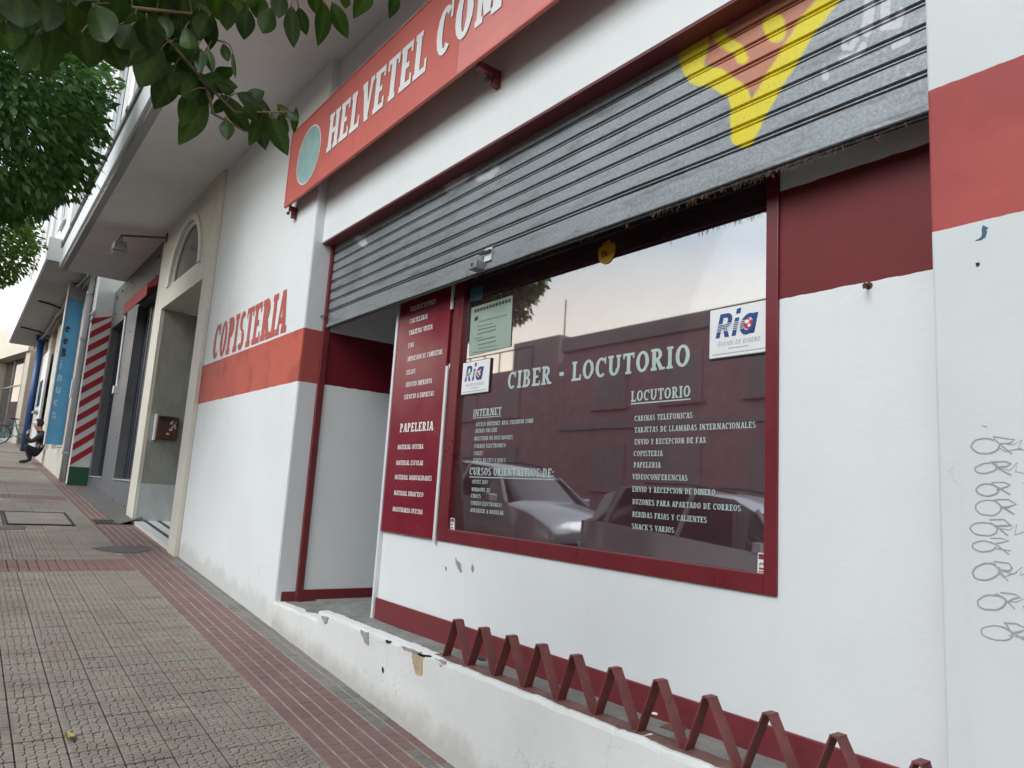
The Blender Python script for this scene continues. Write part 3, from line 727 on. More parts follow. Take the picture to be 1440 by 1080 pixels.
# ---- overhanging slab and upper floor
sl = part('overhang_slab', ['soffit_plaster'], -15.8, 30, 1.065, 2.7, SOF, 5.62)
m = MB(); m.box(-15.83, 30, 1.03, 1.064, SOF+.03, 5.60); m.build('fascia', 'paint_upper', sl)
m = MB(); m.box(-15.82, 30, 1.07, 1.16, SOF-.03, SOF-.001); m.build('drip_edge', 'soffit_grey', sl)
m = MB(); m.tube([(-15.8, 1.05, 5.68), (-6, 1.05, 5.68), (30, 1.05, 5.68)], .055, 10); m.build('gutter_pipe', 'steel_grey', sl, smooth=True)
for k in range(20):
    xk = -15.6+k*1.3; MB().tube([(xk, 1.05, 5.68), (xk+.06, 1.05, 5.68)], .066, 10).build('pipe_joint', 'soffit_grey', sl)
up = part('upper_wall', 'paint_upper', -15.8, 30, 1.30, 2.8, 5.62, 15.5)
wsh = MB().box(-.55, .55, 0, .05, 0, 1.9).box(-.62, .62, -.03, .0, -.05, 0); wme = wsh.mesh('window', ['alu_white'])
gme = MB().box(-.47, -.03, -.012, 0, .07, 1.83).box(.03, .47, -.012, 0, .07, 1.83).mesh('pane', ['dark_glass'])
for fl in range(3):
    for k in range(11):
        xk = -14.4+k*2.1
        if xk > 8: break
        wo_ = put('window', wme, bld, M=Matrix.Translation((xk, 1.25, 6.5+fl*3))); put('pane', gme, wo_, M=Matrix.Identity(4))
for k in range(9):
    xk = -15.2+k*1.05; MB().tube([(xk, 1.27, 5.7), (xk, 1.27, 15)], .018, 6).build('cable', 'soffit_grey', up)
# ================================================================== SHOP WINDOW (frame, pane, vinyl lettering)
win = part('shop_window', 'maroon_gloss', WX0, WX0+.105, YB-.012, 2.56, WZ0, WZ1, bev=.004)
fr = MB(); GX0, GX1, GZ0, GZ1 = WX0+.105, WX1-.055, WZ0+.075, WZ1-.06
fr.box(GX1, WX1, YB-.012, 2.56, WZ0, WZ1).box(GX0, GX1, YB-.0122, 2.56, WZ0, GZ0).box(GX0, GX1, YB-.012, 2.56, GZ1, WZ1)
fr.build('frame', 'maroon_gloss', win, bev=.004)
YG = YB+.018
pane = box('pane', 'shop_glass', win, GX0-.01, GX1+.01, YG, YG+.006, GZ0-.01, GZ1+.01)
room = MB()
room.box(GX0-.05, GX1+.05, 4.2, 4.25, .8, 3.5).box(GX0-.1, GX0-.05, 2.61, 4.2, .8, 3.5).box(GX1+.05, GX1+.1, 2.61, 4.2, .8, 3.5).box(GX0-.1, GX1+.1, 2.61, 4.25, .75, .8).box(GX0-.1, GX1+.1, 2.61, 4.25, 3.5, 3.55)
room.build('shop_room', 'room_dark', bld)
part('added_mauve_back', 'added_mauve_back', GX0-.04, GX1+.04, 2.75, 2.77, .81, 2.46)  # panel added behind the glass to lift it with a mauve tone
YT = YG-.0008
m = MB(); mt = MB()
textpx(m, 'CIBER - LOCUTORIO', YT, (713, 549), (971, 513), 24)
def underline(l, r, t_=.006):
    a, b = onY(*l, YT), onY(*r, YT); m.box(a.x, b.x, YT-.0003, YT, (a.z+b.z)/2-t_/2, (a.z+b.z)/2+t_/2)
textpx(m, 'LOCUTORIO', YT, (887, 566), (971, 557), 15); underline((887, 569), (971, 560))
for s_, l, r in (('CABINAS TELEFONICAS', (892, 593), (974, 587)), ('TARJETAS DE LLAMADAS INTERNACIONALES', (892, 609), (1063, 601)), ('ENVIO Y RECEPCION DE FAX', (892, 626), (993, 622)),
                 ('COPISTERIA', (891, 642), (932, 641)), ('PAPELERIA', (891, 658), (929, 657)), ('VIDEOCONFERENCIAS', (889, 674), (967, 676)), ('ENVIO Y RECEPCION DE DINERO', (889, 692), (1006, 696)),
                 ('BUZONES PARA APARTADO DE CORREOS', (889, 710), (1042, 718)), ('BEBIDAS FRIAS Y CALIENTES', (889, 727), (994, 735)), ("SNACK'S VARIOS", (888, 744), (948, 749))):
    textpx(m, s_, YT, l, r, 7.6)
textpx(m, 'INTERNET', YT, (665, 586), (705, 583), 10); underline((665, 588), (705, 585), .004)
for s_, l, r in (('ACCESO INTERNET ADSL PREMIUM 20MB', (669, 600), (750, 594)), ('JUEGOS ON-LINE', (668, 609), (699, 607)), ('MULTITUD DE BUSCADORES', (667, 620), (721, 617)), ('CORREO ELECTRONICO', (667, 630), (711, 629)),
                 ('CHATS', (666, 640), (679, 640)), ("VENTA DE CD'S Y DVD'S", (665, 650), (711, 650)), ('OFFICE 2007', (664, 680), (686, 681)), ('WINDOWS XP', (663, 690), (689, 693)), ('CHATS', (662, 699), (676, 701)),
                 ('CORREO ELECTRONICO', (662, 709), (705, 714)), ('APRENDER A NAVEGAR', (661, 719), (708, 725))):
    textpx(m, s_, YT, l, r, 5.4)
textpx(m, 'CURSOS ORIENTATIVOS DE:', YT, (660, 668), (779, 671), 10.5); underline((660, 671), (779, 674), .005)
m.build('window_lettering', 'vinyl_white', win, fix=False)

# ---- red service board beside the window, aluminium edge strips
sb = thing('service_board', 'tall dark red board with white list of printing services beside window', 'sign board')
BX0, BX1 = -4.655, -3.955; YBD = YB-.022
box('board', 'maroon_board', sb, BX0, BX1, YBD, YB-.002, 1.238, 3.3, bev=.002)
m = MB(); Y1 = YBD-.0008
for s_, l, r in (('ENCUADERNACION', (579, 419), (618, 409)), ('PLASTIFICACIONES', (577, 437), (613, 428)), ('CARTELERIA', (576, 455), (601, 448)), ('TARJETAS VISITA', (575, 471), (608, 463)), ('FAX', (574, 489), (582, 488)),
                 ('IMPRESION DE CAMISETAS', (573, 508), (622, 498)), ('SELLOS', (571, 527), (584, 525)), ('SERVICIO IMPRENTA', (570, 544), (607, 539)), ('SERVICIO A EMPRESAS', (568, 561), (610, 557)),
                 ('MATERIAL OFICINA', (559, 632), (595, 631)), ('MATERIAL ESCOLAR', (557, 654), (595, 654)), ('MATERIAL MANUALIDADES', (555, 674), (607, 676)), ('MATERIAL DIDACTICO', (554, 696), (595, 699)), ('MAQUINARIA OFICINA', (552, 719), (594, 723))):
    textpx(m, s_, Y1, l, r, 6.3)
textpx(m, 'PAPELERIA', Y1, (562, 608), (609, 605), 12)
m.build('board_lettering', 'letter_white', sb, fix=False)
box('edge_strip', 'alu_white', sb, -4.685, -4.657, YB-.03, YB-.001, .64, 3.3, bev=.002)
box('edge_strip', 'alu_white', sb, -3.953, -3.927, YB-.026, YB-.0135, 1.22, 2.34, bev=.002)
box('edge_strip', 'alu_white', sb, -3.953, -3.927, YB-.026, YB-.0135, 2.72, 3.0, bev=.002)

# ---- money transfer signs on the glass
def money_sign(label, tl, tr, bl, br, Y):
    a = onY(*bl, Y); b = onY(*br, Y); c = onY(*tl, Y); x0, x1 = a.x, b.x; z0 = (a.z+b.z)/2; z1 = (onY(*tl, Y).z+onY(*tr, Y).z)/2
    W, Hh = x1-x0, z1-z0
    t_ = thing('money_transfer_sign', label, 'sign', 'money transfer signs on the shop glass')
    box('plate', 'paper_white', t_, x0, x1, Y, Y+.012, z0, z1, bev=.003)
    box('dark_rim', 'ink_dark', t_, x0-.004, x1+.004, Y+.004, Y+.0118, z0-.004, z1+.004)
    P = lambda u, v, k=0: Vector((x0+u*W, Y-.0006-.0002*k, z0+v*Hh))
    sh = .22; hh = .48*Hh; 
    def gl(mb, polys, u0, k=0, mi=0):
        for i, p in enumerate(polys):
            mb.add([P(u0, .40, k)+DX*((x+sh*y)*hh*1.02)+DZ*(y*hh)+DY*(-.00012*i) for x, y in p], [tuple(range(len(p)))], mi)
    mb = MB()
    def arcp(cx, cy, rx, ry, tx, ty, a0, a1, n=10):
        out = []
        for q in range(n):
            A, B = R(a0+(a1-a0)*q/n), R(a0+(a1-a0)*(q+1)/n)
            out.append([(cx+(rx-tx)*math.cos(A), cy+(ry-ty)*math.sin(A)), (cx+rx*math.cos(A), cy+ry*math.sin(A)), (cx+rx*math.cos(B), cy+ry*math.sin(B)), (cx+(rx-tx)*math.cos(B), cy+(ry-ty)*math.sin(B))])
        return out
    gl(mb, [[(0, 0), (.2, 0), (.2, 1), (0, 1)], [(.2, .82), (.36, .82), (.36, 1), (.2, 1)], [(.2, .36), (.36, .36), (.36, .54), (.2, .54)], [(.44, 0), (.66, 0), (.44, .42), (.26, .42)]]+arcp(.36, .68, .28, .32, .2, .18, -90, 90), .11)
    gl(mb, [[(0, 0), (.2, 0), (.2, .74), (0, .74)], [(0, .9), (.2, .9), (.2, 1.12), (0, 1.12)]], .385)
    gl(mb, [[(.52, 0), (.72, 0), (.72, .82), (.52, .82)]]+arcp(.36, .41, .36, .43, .17, .17, 0, 360, 20), .50)
    mb.build('logo_letters', 'ink_blue', t_, fix=False)
    mw = MB()
    for q in range(5):
        v = .52+q*.036; mw.add([P(.11+.012*q, v, 9), P(.375, v, 9), P(.375, v+.012, 9), P(.11+.012*q, v+.012, 9)], [(0, 1, 2, 3)])
        mw.add([P(.39, v, 9), P(.61, v, 9), P(.61, v+.012, 9), P(.39, v+.012, 9)], [(0, 1, 2, 3)])
    mw.build('logo_stripes', 'paper_white', t_, fix=False)
    mg = MB(); mg.disc(P(.665, .60, 10), (0, -1, 0), .105*Hh, 20); mg.build('logo_globe', 'ink_red', t_)
    mg = MB(); mg.disc(P(.645, .64, 12), (0, -1, 0), .04*Hh, 9, r2=.055*Hh).disc(P(.68, .56, 12), (0, -1, 0), .035*Hh, 8).disc(P(.70, .67, 12), (0, -1, 0), .018*Hh, 7); mg.build('globe_land', 'paper_white', t_)
    mt = MB(); text(mt, 'ENVIOS DE DINERO', P(.15, .23), DX, DZ, .70*W, .085*Hh, SANS, .2, eps=.0001)
    for q in range(16): mt.add([P(.34+q*.021, .155), P(.352+q*.021, .155), P(.354+q*.021, .175), P(.342+q*.021, .175)], [(0, 1, 2, 3)])
    for q in range(44): mt.add([P(.06+q*.0203, .06), P(.071+q*.0203, .06), P(.073+q*.0203, .082), P(.062+q*.0203, .082)], [(0, 1, 2, 3)])
    mt.build('small_print', 'ink_grey', t_, fix=False)
    return t_
money_sign('larger white money transfer sign at upper right of the shop glass', (996, 437), (1083, 421), (997, 506), (1082, 493), YG-.014)
money_sign('smaller white money transfer sign at left edge of the shop glass', (651, 511), (688, 504), (648, 556), (686, 550), YG-.014)

# ---- stickers and papers behind or on the pane
def plate(name, mat, px, Y, label, cat, thick=.0012, parent=None):
    P = [onY(*q, Y) for q in px]
    o = MB().prism([Vector((p.x, Y, p.z)) for p in P], (0, thick, 0)).build(name, mat, parent)
    return tag(o, label, cat) if label else o
YI = YG-.0045
nt_ = thing('notice_paper', 'pale green printed notice sheet at upper left of the shop glass', 'notice')
YI2 = YI
plate('sheet', 'paper_green', [(659, 501), (718, 487), (721, 415), (663, 433)], YI2, None, None, parent=nt_)
m = MB()
def dash(l, r, t_, gap=0., Y=YI2-.0006):
    a, b = onY(*l, Y), onY(*r, Y); n = 12 if gap else 1
    for k in range(n):
        p, q = a.lerp(b, k/n), a.lerp(b, (k+1-gap)/n); m.add([(p.x, Y, p.z), (q.x, Y, q.z), (q.x, Y, q.z+t_), (p.x, Y, p.z+t_)], [(0, 1, 2, 3)])
dash((667, 440), (719, 424), .020, .22); dash((674, 453), (714, 443), .005, .3); dash((672, 460), (693, 455), .005, .3); dash((672, 465), (698, 459), .007, .3); dash((671, 471), (698, 464), .007, .3)
dash((667, 477), (680, 474), .005, .3); dash((671, 480), (697, 474), .007, .3); dash((672, 486), (698, 480), .006, .3); dash((673, 491), (699, 486), .004, .3); dash((664, 497), (699, 491), .004, .3); dash((667, 452), (672, 450), .025)
tag(m.build('print', 'ink_dark', nt_, fix=False), kind='stuff')
plate('small_sticker', 'sticker_blue', [(660, 425), (678, 421), (680, 402), (662, 406)], YI, 'small dark blue square sticker above the green notice', 'sticker')
ys = thing('post_sticker', 'round yellow sticker with horn emblem high on the dark glass', 'sticker')
c = onY(853, 353, YI); m = MB(); A = [(c.x+.062*math.cos(R(a)), YI, c.z+.068*math.sin(R(a))) for a in range(150, 391, 10)]
A = [Vector(p) for p in A]; A = A+[Vector((c.x+.035, YI, c.z+.028)), Vector((c.x+.02, YI, c.z+.055)), Vector((c.x-.02, YI, c.z+.05)), Vector((c.x-.04, YI, c.z+.03))]
m.prism(A, (0, .001, 0)); m.build('yellow_disc', 'ink_yellow', ys)
m = MB(); yy = YI-.0008
m.tube([(c.x-.018+.014*math.cos(R(a)), yy, c.z-.012+.016*math.sin(R(a))) for a in range(0, 361, 30)], .0022, 4).tube([(c.x-.03, yy, c.z+.004), (c.x+.012, yy, c.z-.028)], .0022, 4).tube([(c.x-.02, yy, c.z+.03), (c.x-.012, yy, c.z+.046), (c.x, yy, c.z+.036), (c.x+.012, yy, c.z+.046), (c.x+.02, yy, c.z+.03)], .0022, 4)
m.build('emblem', 'ink_dark', ys)
def alarm(label, px):
    t_ = thing('alarm_sticker', label, 'sticker', 'alarm stickers in the lower corners of the glass')
    plate('sheet', 'paper_white', px, YI, None, None, parent=t_)
    a, b = onY(*px[0], YI), onY(*px[2], YI); W, H_ = b.x-a.x, b.z-a.z
    box('black_block', 'ink_dark', t_, a.x+.1*W, a.x+.9*W, YI-.0006, YI, a.z+.70*H_, a.z+.95*H_)
    m = MB()
    for k in range(3): m.box(a.x+(.17+.24*k)*W, a.x+(.35+.24*k)*W, YI-.0012, YI-.0007, a.z+.76*H_, a.z+.88*H_)
    m.box(a.x+.15*W, a.x+.85*W, YI-.0008, YI, a.z+.2*H_, a.z+.3*H_); tag(m.build('red_marks', 'ink_red', t_), kind='stuff')
    m = MB(); m.tube([(a.x+(.2+.1*k)*W, YI-.001, a.z+(.45+.09*((k*5) % 3-1)*.6+.02*k)*H_) for k in range(7)], .0018, 4)
    for k in range(4): m.box(a.x+(.15+.18*k)*W, a.x+(.28+.18*k)*W, YI-.0008, YI, a.z+.07*H_, a.z+.13*H_)
    m.build('script', 'ink_dark', t_)
alarm('red and black alarm sticker in lower right corner of glass', [(1065, 806), (1081, 809), (1081, 779), (1066, 777)])
alarm('tiny alarm sticker in lower left corner of glass', [(633, 746), (639, 747), (639, 729), (634, 728)])

# ================================================================== ROLLER SHUTTER
sh = thing('roller_shutter', 'half lowered galvanised roller shutter with yellow and pink graffiti', 'roller shutter')
SX0, SX1 = XA+.045, XP-.004; SZ = 2.835; PITCH = .0845; BAR = .128
def seg(p, a, b):
    ax, ay, bx, by = *a, *b; vx, vy = bx-ax, by-ay; L = vx*vx+vy*vy or 1; k = max(0, min(1, ((p[0]-ax)*vx+(p[1]-ay)*vy)/L)); return math.hypot(p[0]-ax-vx*k, p[1]-ay-vy*k)
def q(pts): return [(930+x/3.789, y/3.789) for x, y in pts]
YEL = [(q([(175, 200), (150, 330), (190, 400), (300, 420), (390, 480), (430, 560), (430, 730)]), 13), (q([(930, -60), (800, 110), (680, 300), (560, 500), (480, 640), (440, 740)]), 12.5), (q([(300, 150), (330, 225), (410, 262), (430, 310)]), 7.5), (q([(600, 140), (610, 165)]), 14), (q([(190, 210), (165, 300)]), 16)]
PINK = q([(215, 330), (250, 180), (330, 60), (470, -60), (960, -60), (800, 110), (640, 340), (540, 480), (460, 500), (390, 420), (300, 360)])
WHT = [(q([(1115, -60), (1105, 60), (1090, 170)]), 8), (q([(1200, -30), (1190, 100)]), 7), (q([(1030, 190), (980, 215), (975, 260), (1010, 260), (1040, 200)]), 3.6), (q([(1085, 240), (1040, 300), (960, 320)]), 5), (q([(1305, 210), (1240, 245)]), 5), (q([(865, 390), (870, 410)]), 5.6), (q([(1318, 403), (1319, 406)]), 3.4), (q([(1280, 60), (1260, 130), (1180, 150)]), 5)]
LWH = [([(505, 335), (512, 343)], 5), ([(630, 265), (650, 255), (655, 245)], 6), ([(672, 250), (690, 246), (698, 236)], 5)]
def inside(p, poly):
    c_ = False
    for i in range(len(poly)):
        a, b = poly[i], poly[i-1]
        if (a[1] > p[1]) != (b[1] > p[1]) and p[0] < (b[0]-a[0])*(p[1]-a[1])/(b[1]-a[1])+a[0]: c_ = not c_
    return c_
def paint(P):
    p = proj(P); p = (p[0]+3*noise.noise((P[0]*12, P[2]*12, 0))+1.2*noise.noise((P[0]*50, P[2]*50, 0)), p[1]+3*noise.noise((P[0]*12, P[2]*12, 4)))
    col, al = (0, 0, 0), 0.
    if p[0] > 940:
        if inside(p, PINK): col, al = (.52, .19, .105), .92
        for pts, wd in YEL:
            wd *= 1.15; dd = min(seg(p, pts[i], pts[i+1]) for i in range(len(pts)-1)); k = max(0, min(1, (wd-dd)/4+.5))
            if k > 0: col = tuple(col[i]*(1-k)*(al > 0)+((.72, .60, .015)[i])*(k if al > 0 else 1) for i in range(3)); al = max(al, k)
        src = WHT
    else: src = LWH
    for pts, wd in src:
        dd = min(seg(p, pts[i], pts[i+1]) for i in range(len(pts)-1)); k = max(0, min(1, (wd-dd)/3+.5))
        if k > .02 and al < .3: col, al = (.62, .62, .64), max(al, k*.8)
    return (*col, al)
xs = []; x = SX0
while x < SX1: xs.append(x); x += .0065 if x > -2.25 else .03
xs.append(SX1)
PROF = [(0, .0845)]+[(0, .0845-.0058*k) for k in range(1, 10)]+[(0, .0265), (.010, .0245), (.018, .022), (.018, .0185), (.004, .0150), (.0035, .0105), (.016, .0085), (.018, .0045), (.012, .0012), (0, 0)]
def slat(name, prof, z0, par):
    m = MB(); V = []
    for x in xs:
        sag = .005*noise.noise((x*.8, z0*3, 2))+.002*noise.noise((x*4, z0*9, 5))
        V += [(x, YS+y+sag, z0+z+.0028*noise.noise((x*1.5, z0*9, 6))) for y, z in prof]
    n = len(prof); m.add(V, [(i*n+j, i*n+j+1, (i+1)*n+j+1, (i+1)*n+j) for i in range(len(xs)-1) for j in range(n-1)])
    o = m.build(name, 'shutter_zinc', par, fix=False)
    ca = o.data.color_attributes.new('paint', 'FLOAT_COLOR', 'POINT'); buf = []
    for v in V: buf += paint(v)
    ca.data.foreach_set('color', buf); return o
for k in range(9): slat('slat', PROF, SZ+BAR+k*PITCH, sh)
bar = slat('bottom_bar', [(.004, BAR), (.001, BAR-.004), (.001, .108), (.001, .095), (.001, .08), (.001, .06), (.001, .030), (-.006, .026), (-.010, .020), (-.010, .004), (-.006, 0), (.022, 0), (.022, .03)], SZ, sh)
box('rubber_lip', 'rubber', sh, SX0, SX1, YS+.002, YS+.014, SZ-.012, SZ-.001)
lk = box('lock', 'steel_grey', sh, -3.475, -3.395, YS-.075, YS-.011, SZ+.004, SZ+.052, bev=.004)
box('lock_plate', 'alu_white', lk, -3.405, -3.335, YS-.0125, YS-.001, SZ+.052, SZ+.13, bev=.002)
box('lock_bolt', 'steel_dark', lk, -3.44, -3.33, YS-.03, YS-.0135, SZ+.10, SZ+.112)
MB().disc((-3.435, YS-.0755, SZ+.028), (0, -1, 0), .012, 14).build('keyhole', 'ink_dark', lk)
box('guide_rail', 'maroon_dark', sh, XA+.008, XA+.044, YS-.024, YS+.03, .61, ZL-.013, bev=.003)
box('guide_rail', 'maroon_dark', sh, XP-.0035, XP+.03, YS-.024, YS+.03, .72, ZL-.013, bev=.003)
MB().tube([(XA-.02, YS-.05, 2.93), (XA+.14, YS-.03, 2.925)], .006, 6).build('stop_pin', 'steel_dark', sh)
# lint caught under the bottom bar
m = MB(); rl = random.Random(3)
for k in range(260):
    x = rl.triangular(-2.4, -1.0, -1.35) if k < 200 else rl.uniform(SX0, SX1); a = Vector((x, YS+rl.uniform(-.008, .01), SZ-.006)); b = a+Vector((rl.uniform(-.012, .012), rl.uniform(-.01, .01), -rl.uniform(.006, .03))); m.tube([a, a.lerp(b, .5)+Vector((rl.uniform(-.005, .005), 0, 0)), b], .0008, 3)
tag(m.build('dust_fluff', 'wood_brown', bar, fix=False), kind='stuff')

# ================================================================== SHOP SIGN ABOVE
YF = 2.030; Z0s, Z1s = 3.985, 4.685; SXL, SXR = -6.265, 1.2
sg = thing('shop_sign', 'long red shop sign board with white capitals and teal globe disc', 'shop sign')
xb = [SXL, -4.86, -3.43, -1.9, -.4, SXR]
for k in range(5): box('sign_panel', 'sign_red' if k < 2 else 'sign_pink', sg, xb[k]+.0015, xb[k+1]-.0015, YF, YF+.012, Z0s, Z1s)
m = MB(); m.box(SXL-.008, SXR, YF-.004, YF+.018, Z0s-.012, Z0s-.0005).box(SXL-.008, SXR, YF-.004, YF+.018, Z1s+.0005, Z1s+.012).box(SXL-.01, SXL-.0005, YF-.004, YF+.018, Z0s, Z1s); m.build('sign_rim', 'sign_red', sg)
m = MB()
for k in range(6): m.box(xb[k]-.03+(.05 if k == 0 else 0), xb[k]+.02+(.05 if k == 0 else 0), YF+.0125, YF+.04, Z0s, Z1s)
m.build('back_rib', 'steel_dark', sg)
for s_, x_, z_, w_, h_ in (('HELVETEL', -5.385, 4.185, 1.575, .325), ('COMU', -3.715, 4.195, .955, .335)):
    m = MB(); text(m, s_, Vector((x_, YF-.002, z_)), DX, DZ, w_, h_, (.27, .13, .13, .06), .03)
    m2 = MB(); m2.v = [(v[0]+.007, v[1]+.0012, v[2]-.006) for v in m.v]; m2.f = m.f; m2.mi = m.mi
    m.build('sign_word', 'letter_white', sg, fix=False); m2.build('letter_outline', 'maroon_dark', sg, fix=False)
MB().disc((-5.79, YF-.0025, 4.315), (0, -1, 0), .262, 40).build('globe_ring', 'letter_white', sg)
MB().disc((-5.79, YF-.004, 4.315), (0, -1, 0), .25, 40).build('globe_disc', 'sign_teal', sg)
for xk, yw in ((-6.22, YA), (-3.24, YC), (-.9, YA)):
    b = MB().box(xk-.02, xk+.02, YF+.03, yw-.001, Z0s-.04, Z0s-.0).box(xk-.02, xk+.02, yw-.045, yw-.0012, Z0s-.10, Z0s-.04).build('bracket', 'maroon_dark', sg)
    MB().tube([(xk-.005, yw-.07, Z0s-.06), (xk-.03, yw-.07, Z0s-.06)], .014, 8).build('bolt', 'steel_dark', b)

# ================================================================== ZIGZAG BARRIER ON THE LEDGE
zb = thing('zigzag_barrier', 'dark red zigzag steel anti-sitting barrier along the white ledge', 'barrier')
Yz = 2.193; ZB = .682; ZT = .885
px0, pit = -3.335, .2278
def zl(x): return ledge_top(x)+.002
m = MB(); m.hexa([(px0-.06, Yz-.036, zl(px0)-.002), (-.9, Yz-.036, zl(-.9)-.002), (-.9, Yz+.036, zl(-.9)-.002), (px0-.06, Yz+.036, zl(px0)-.002), (px0-.06, Yz-.036, zl(px0)+.004), (-.9, Yz-.036, zl(-.9)+.004), (-.9, Yz+.036, zl(-.9)+.004), (px0-.06, Yz+.036, zl(px0)+.004)])
m.build('base_rail', 'barrier_rail_paint', zb)
def strip(x0, z0, x1, z1, par, name, w_=.026, th=.007):
    d = Vector((x1-x0, 0, z1-z0)).normalized(); nn = Vector((-d.z, 0, d.x))*th/2
    A, B = Vector((x0, Yz, z0)), Vector((x1, Yz, z1)); w_ = Vector((0, w_, 0))
    return MB().hexa([A-w_-nn, A+w_-nn, A+w_+nn, A-w_+nn, B-w_-nn, B+w_-nn, B+w_+nn, B-w_+nn]).build(name, 'barrier_paint', par, bev=.0015)
for k in range(11):
    xa = px0+k*pit; xt = xa+.092; xn = min(xa+pit-.018, -.885)
    jt = random.uniform(-.008, .008)
    za = zl(xa)+.002; zt = za+.202+random.uniform(-.004, .004)
    strip(xa, za, xt-.010+jt, zt, zb, 'zigzag_bar')
    MB().box(xt-.0145+jt, xt+.0145+jt, Yz-.026, Yz+.026, zt-.0035, zt+.0035).build('zigzag_crest', 'barrier_paint', zb, bev=.002)
    strip(xt+.010+jt, zt, xn, zl(xn)+.002, zb, 'zigzag_bar')
# litter caught on the ledge
def lump(name, c, r, mat, label, cat, sq=(1, 1, .5), seed=0):
    b = bmesh.new(); bmesh.ops.create_icosphere(b, subdivisions=2, radius=1)
    for v in b.verts:
        k = 1+.35*noise.noise(v.co*1.7+Vector((seed, 0, 0))); v.co = Vector((v.co.x*sq[0], v.co.y*sq[1], v.co.z*sq[2]))*r*k
    me = bpy.data.meshes.new(name); b.to_mesh(me); b.free(); me.materials.append(MATS[mat]); o = put(name, me); o.location = c; return tag(o, label, cat)
lump('crumpled_foil', (-3.20, 2.25, .702), .026, 'alu_white', 'crumpled silver foil scrap under the first zigzag bar', 'litter', (1.3, .8, .6), 1)
lump('dead_leaf', (-3.15, 2.29, .698), .024, 'ink_dark', 'shrivelled black leaf scrap beside the silver foil on ledge', 'litter', (1.4, .7, .4), 4)
pp = MB(); c = Vector((-1.86, 2.25, .716)); pp.add([c+Vector((-.045, -.02, 0)), c+Vector((.04, -.03, .004)), c+Vector((.045, .02, .012)), c+Vector((-.04, .025, .006)), c+Vector((-.045, -.02, .004)), c+Vector((.04, -.03, .008)), c+Vector((.045, .02, .016)), c+Vector((-.04, .025, .010))], [(3, 2, 1, 0), (4, 5, 6, 7), (0, 1, 5, 4), (1, 2, 6, 5), (2, 3, 7, 6), (3, 0, 4, 7)])
tag(pp.build('brown_scrap', 'wood_brown'), 'flat brown leaf scrap lying on ledge behind zigzag bars', 'litter')
lump('paper_scrap', (-2.02, 2.33, .722), .012, 'paper_white', 'tiny white paper scrap on ledge near the brown leaf', 'litter', (1.3, .9, .4), 8)

# ================================================================== SMALL WALL FITTINGS
hk = onY(1222, 402, YB); t_ = MB(); t_.tube([(hk.x, YB, hk.z), (hk.x, YB-.03, hk.z), (hk.x+.004, YB-.045, hk.z-.008), (hk.x+.006, YB-.045, hk.z-.02)], .005, 6); t_.disc((hk.x, YB-.001, hk.z), (0, -1, 0), .014, 12)
tag(t_.build('wall_hook', 'rust'), 'small rusty hook in white wall right of the window', 'hook')
hk = onY(1383, 328, YA)
chip([(1373, 340), (1380, 330), (1384, 317), (1390, 320), (1387, 332), (1379, 339)], 'sticker_blue', pl, YA, .0012)
chip([(1372, 369), (1375, 370), (1376, 377), (1373, 376)], 'dark_gap', pl, YA, .0012)
chip([(1383, 597), (1387, 599), (1388, 602), (1384, 600)], 'dark_gap', pl, YA, .0012)
# marker scribbles: a column of looped signatures
m = MB(); rs = random.Random(12)
def ink(pts, wd=.0019):
    P = [onY(*p_, YA-.0012) for p_ in pts]
    m.tube([(p_.x, YA-.0005, p_.z) for p_ in P], wd, 4)
cs = [(1330+x/3.173, 580+y/3.173, r_) for x, y, r_ in ((175, 150, 62), (180, 248, 50), (185, 345, 50), (190, 425, 58), (170, 520, 60), (170, 597, 52), (180, 710, 60), (205, 848, 64), (228, 985, 72))]
for cx, cy, r_ in cs:
    r_ /= 3.173; tl = rs.uniform(-.35, .3); asp = rs.uniform(.42, .62); ph = rs.uniform(.2, 1.2); ov = rs.uniform(.85, 1.12)
    ink([(cx+r_*math.cos(a)*rs.uniform(.96, 1.04), cy-r_*asp*math.sin(a)*rs.uniform(.93, 1.05)-r_*tl*math.cos(a)*.5) for a in [ph+2*math.pi*ov*k/20 for k in range(21)]], rs.uniform(.002, .003))
    e_ = cx+r_*rs.uniform(.6, .85); j = lambda k=2.5: rs.uniform(-k, k)
    ink([(e_-7+j(), cy-r_*.62+j()), (e_+5+j(), cy-r_*.1+j()), (e_+20+j(4), cy+r_*.5+j(4))], rs.uniform(.002, .0034))
    ink([(e_-4+j(), cy-r_*.66+j()), (e_+14+j(4), cy-r_*.62+j()), (e_+25+j(5), cy-r_*.34+j()), (e_+16+j(4), cy-r_*.18+j()), (e_+4+j(), cy-r_*.1+j())], rs.uniform(.0018, .003))
    if rs.random() < .8: ink([(e_+6+j(), cy-2+j()), (e_+22+j(4), cy+1+j(4)), (e_+34+j(4), cy-5+j(4)), (e_+31+j(4), cy+6+j(3)), (e_+46, cy+4+j(5))], .0014)
    if rs.random() < .5: ink([(e_+2+j(), cy+2+j()), (e_+14+j(5), cy+8+j(4)), (e_+30+j(6), cy+3+j(5))], .0018)
m.v = [(v[0], YA-.0006+(v[1]-YA+.0005)*.12, v[2]) for v in m.v]
tag(m.build('marker_scribble', 'marker_grey', pl, fix=False), 'column of looped grey marker scribbles')

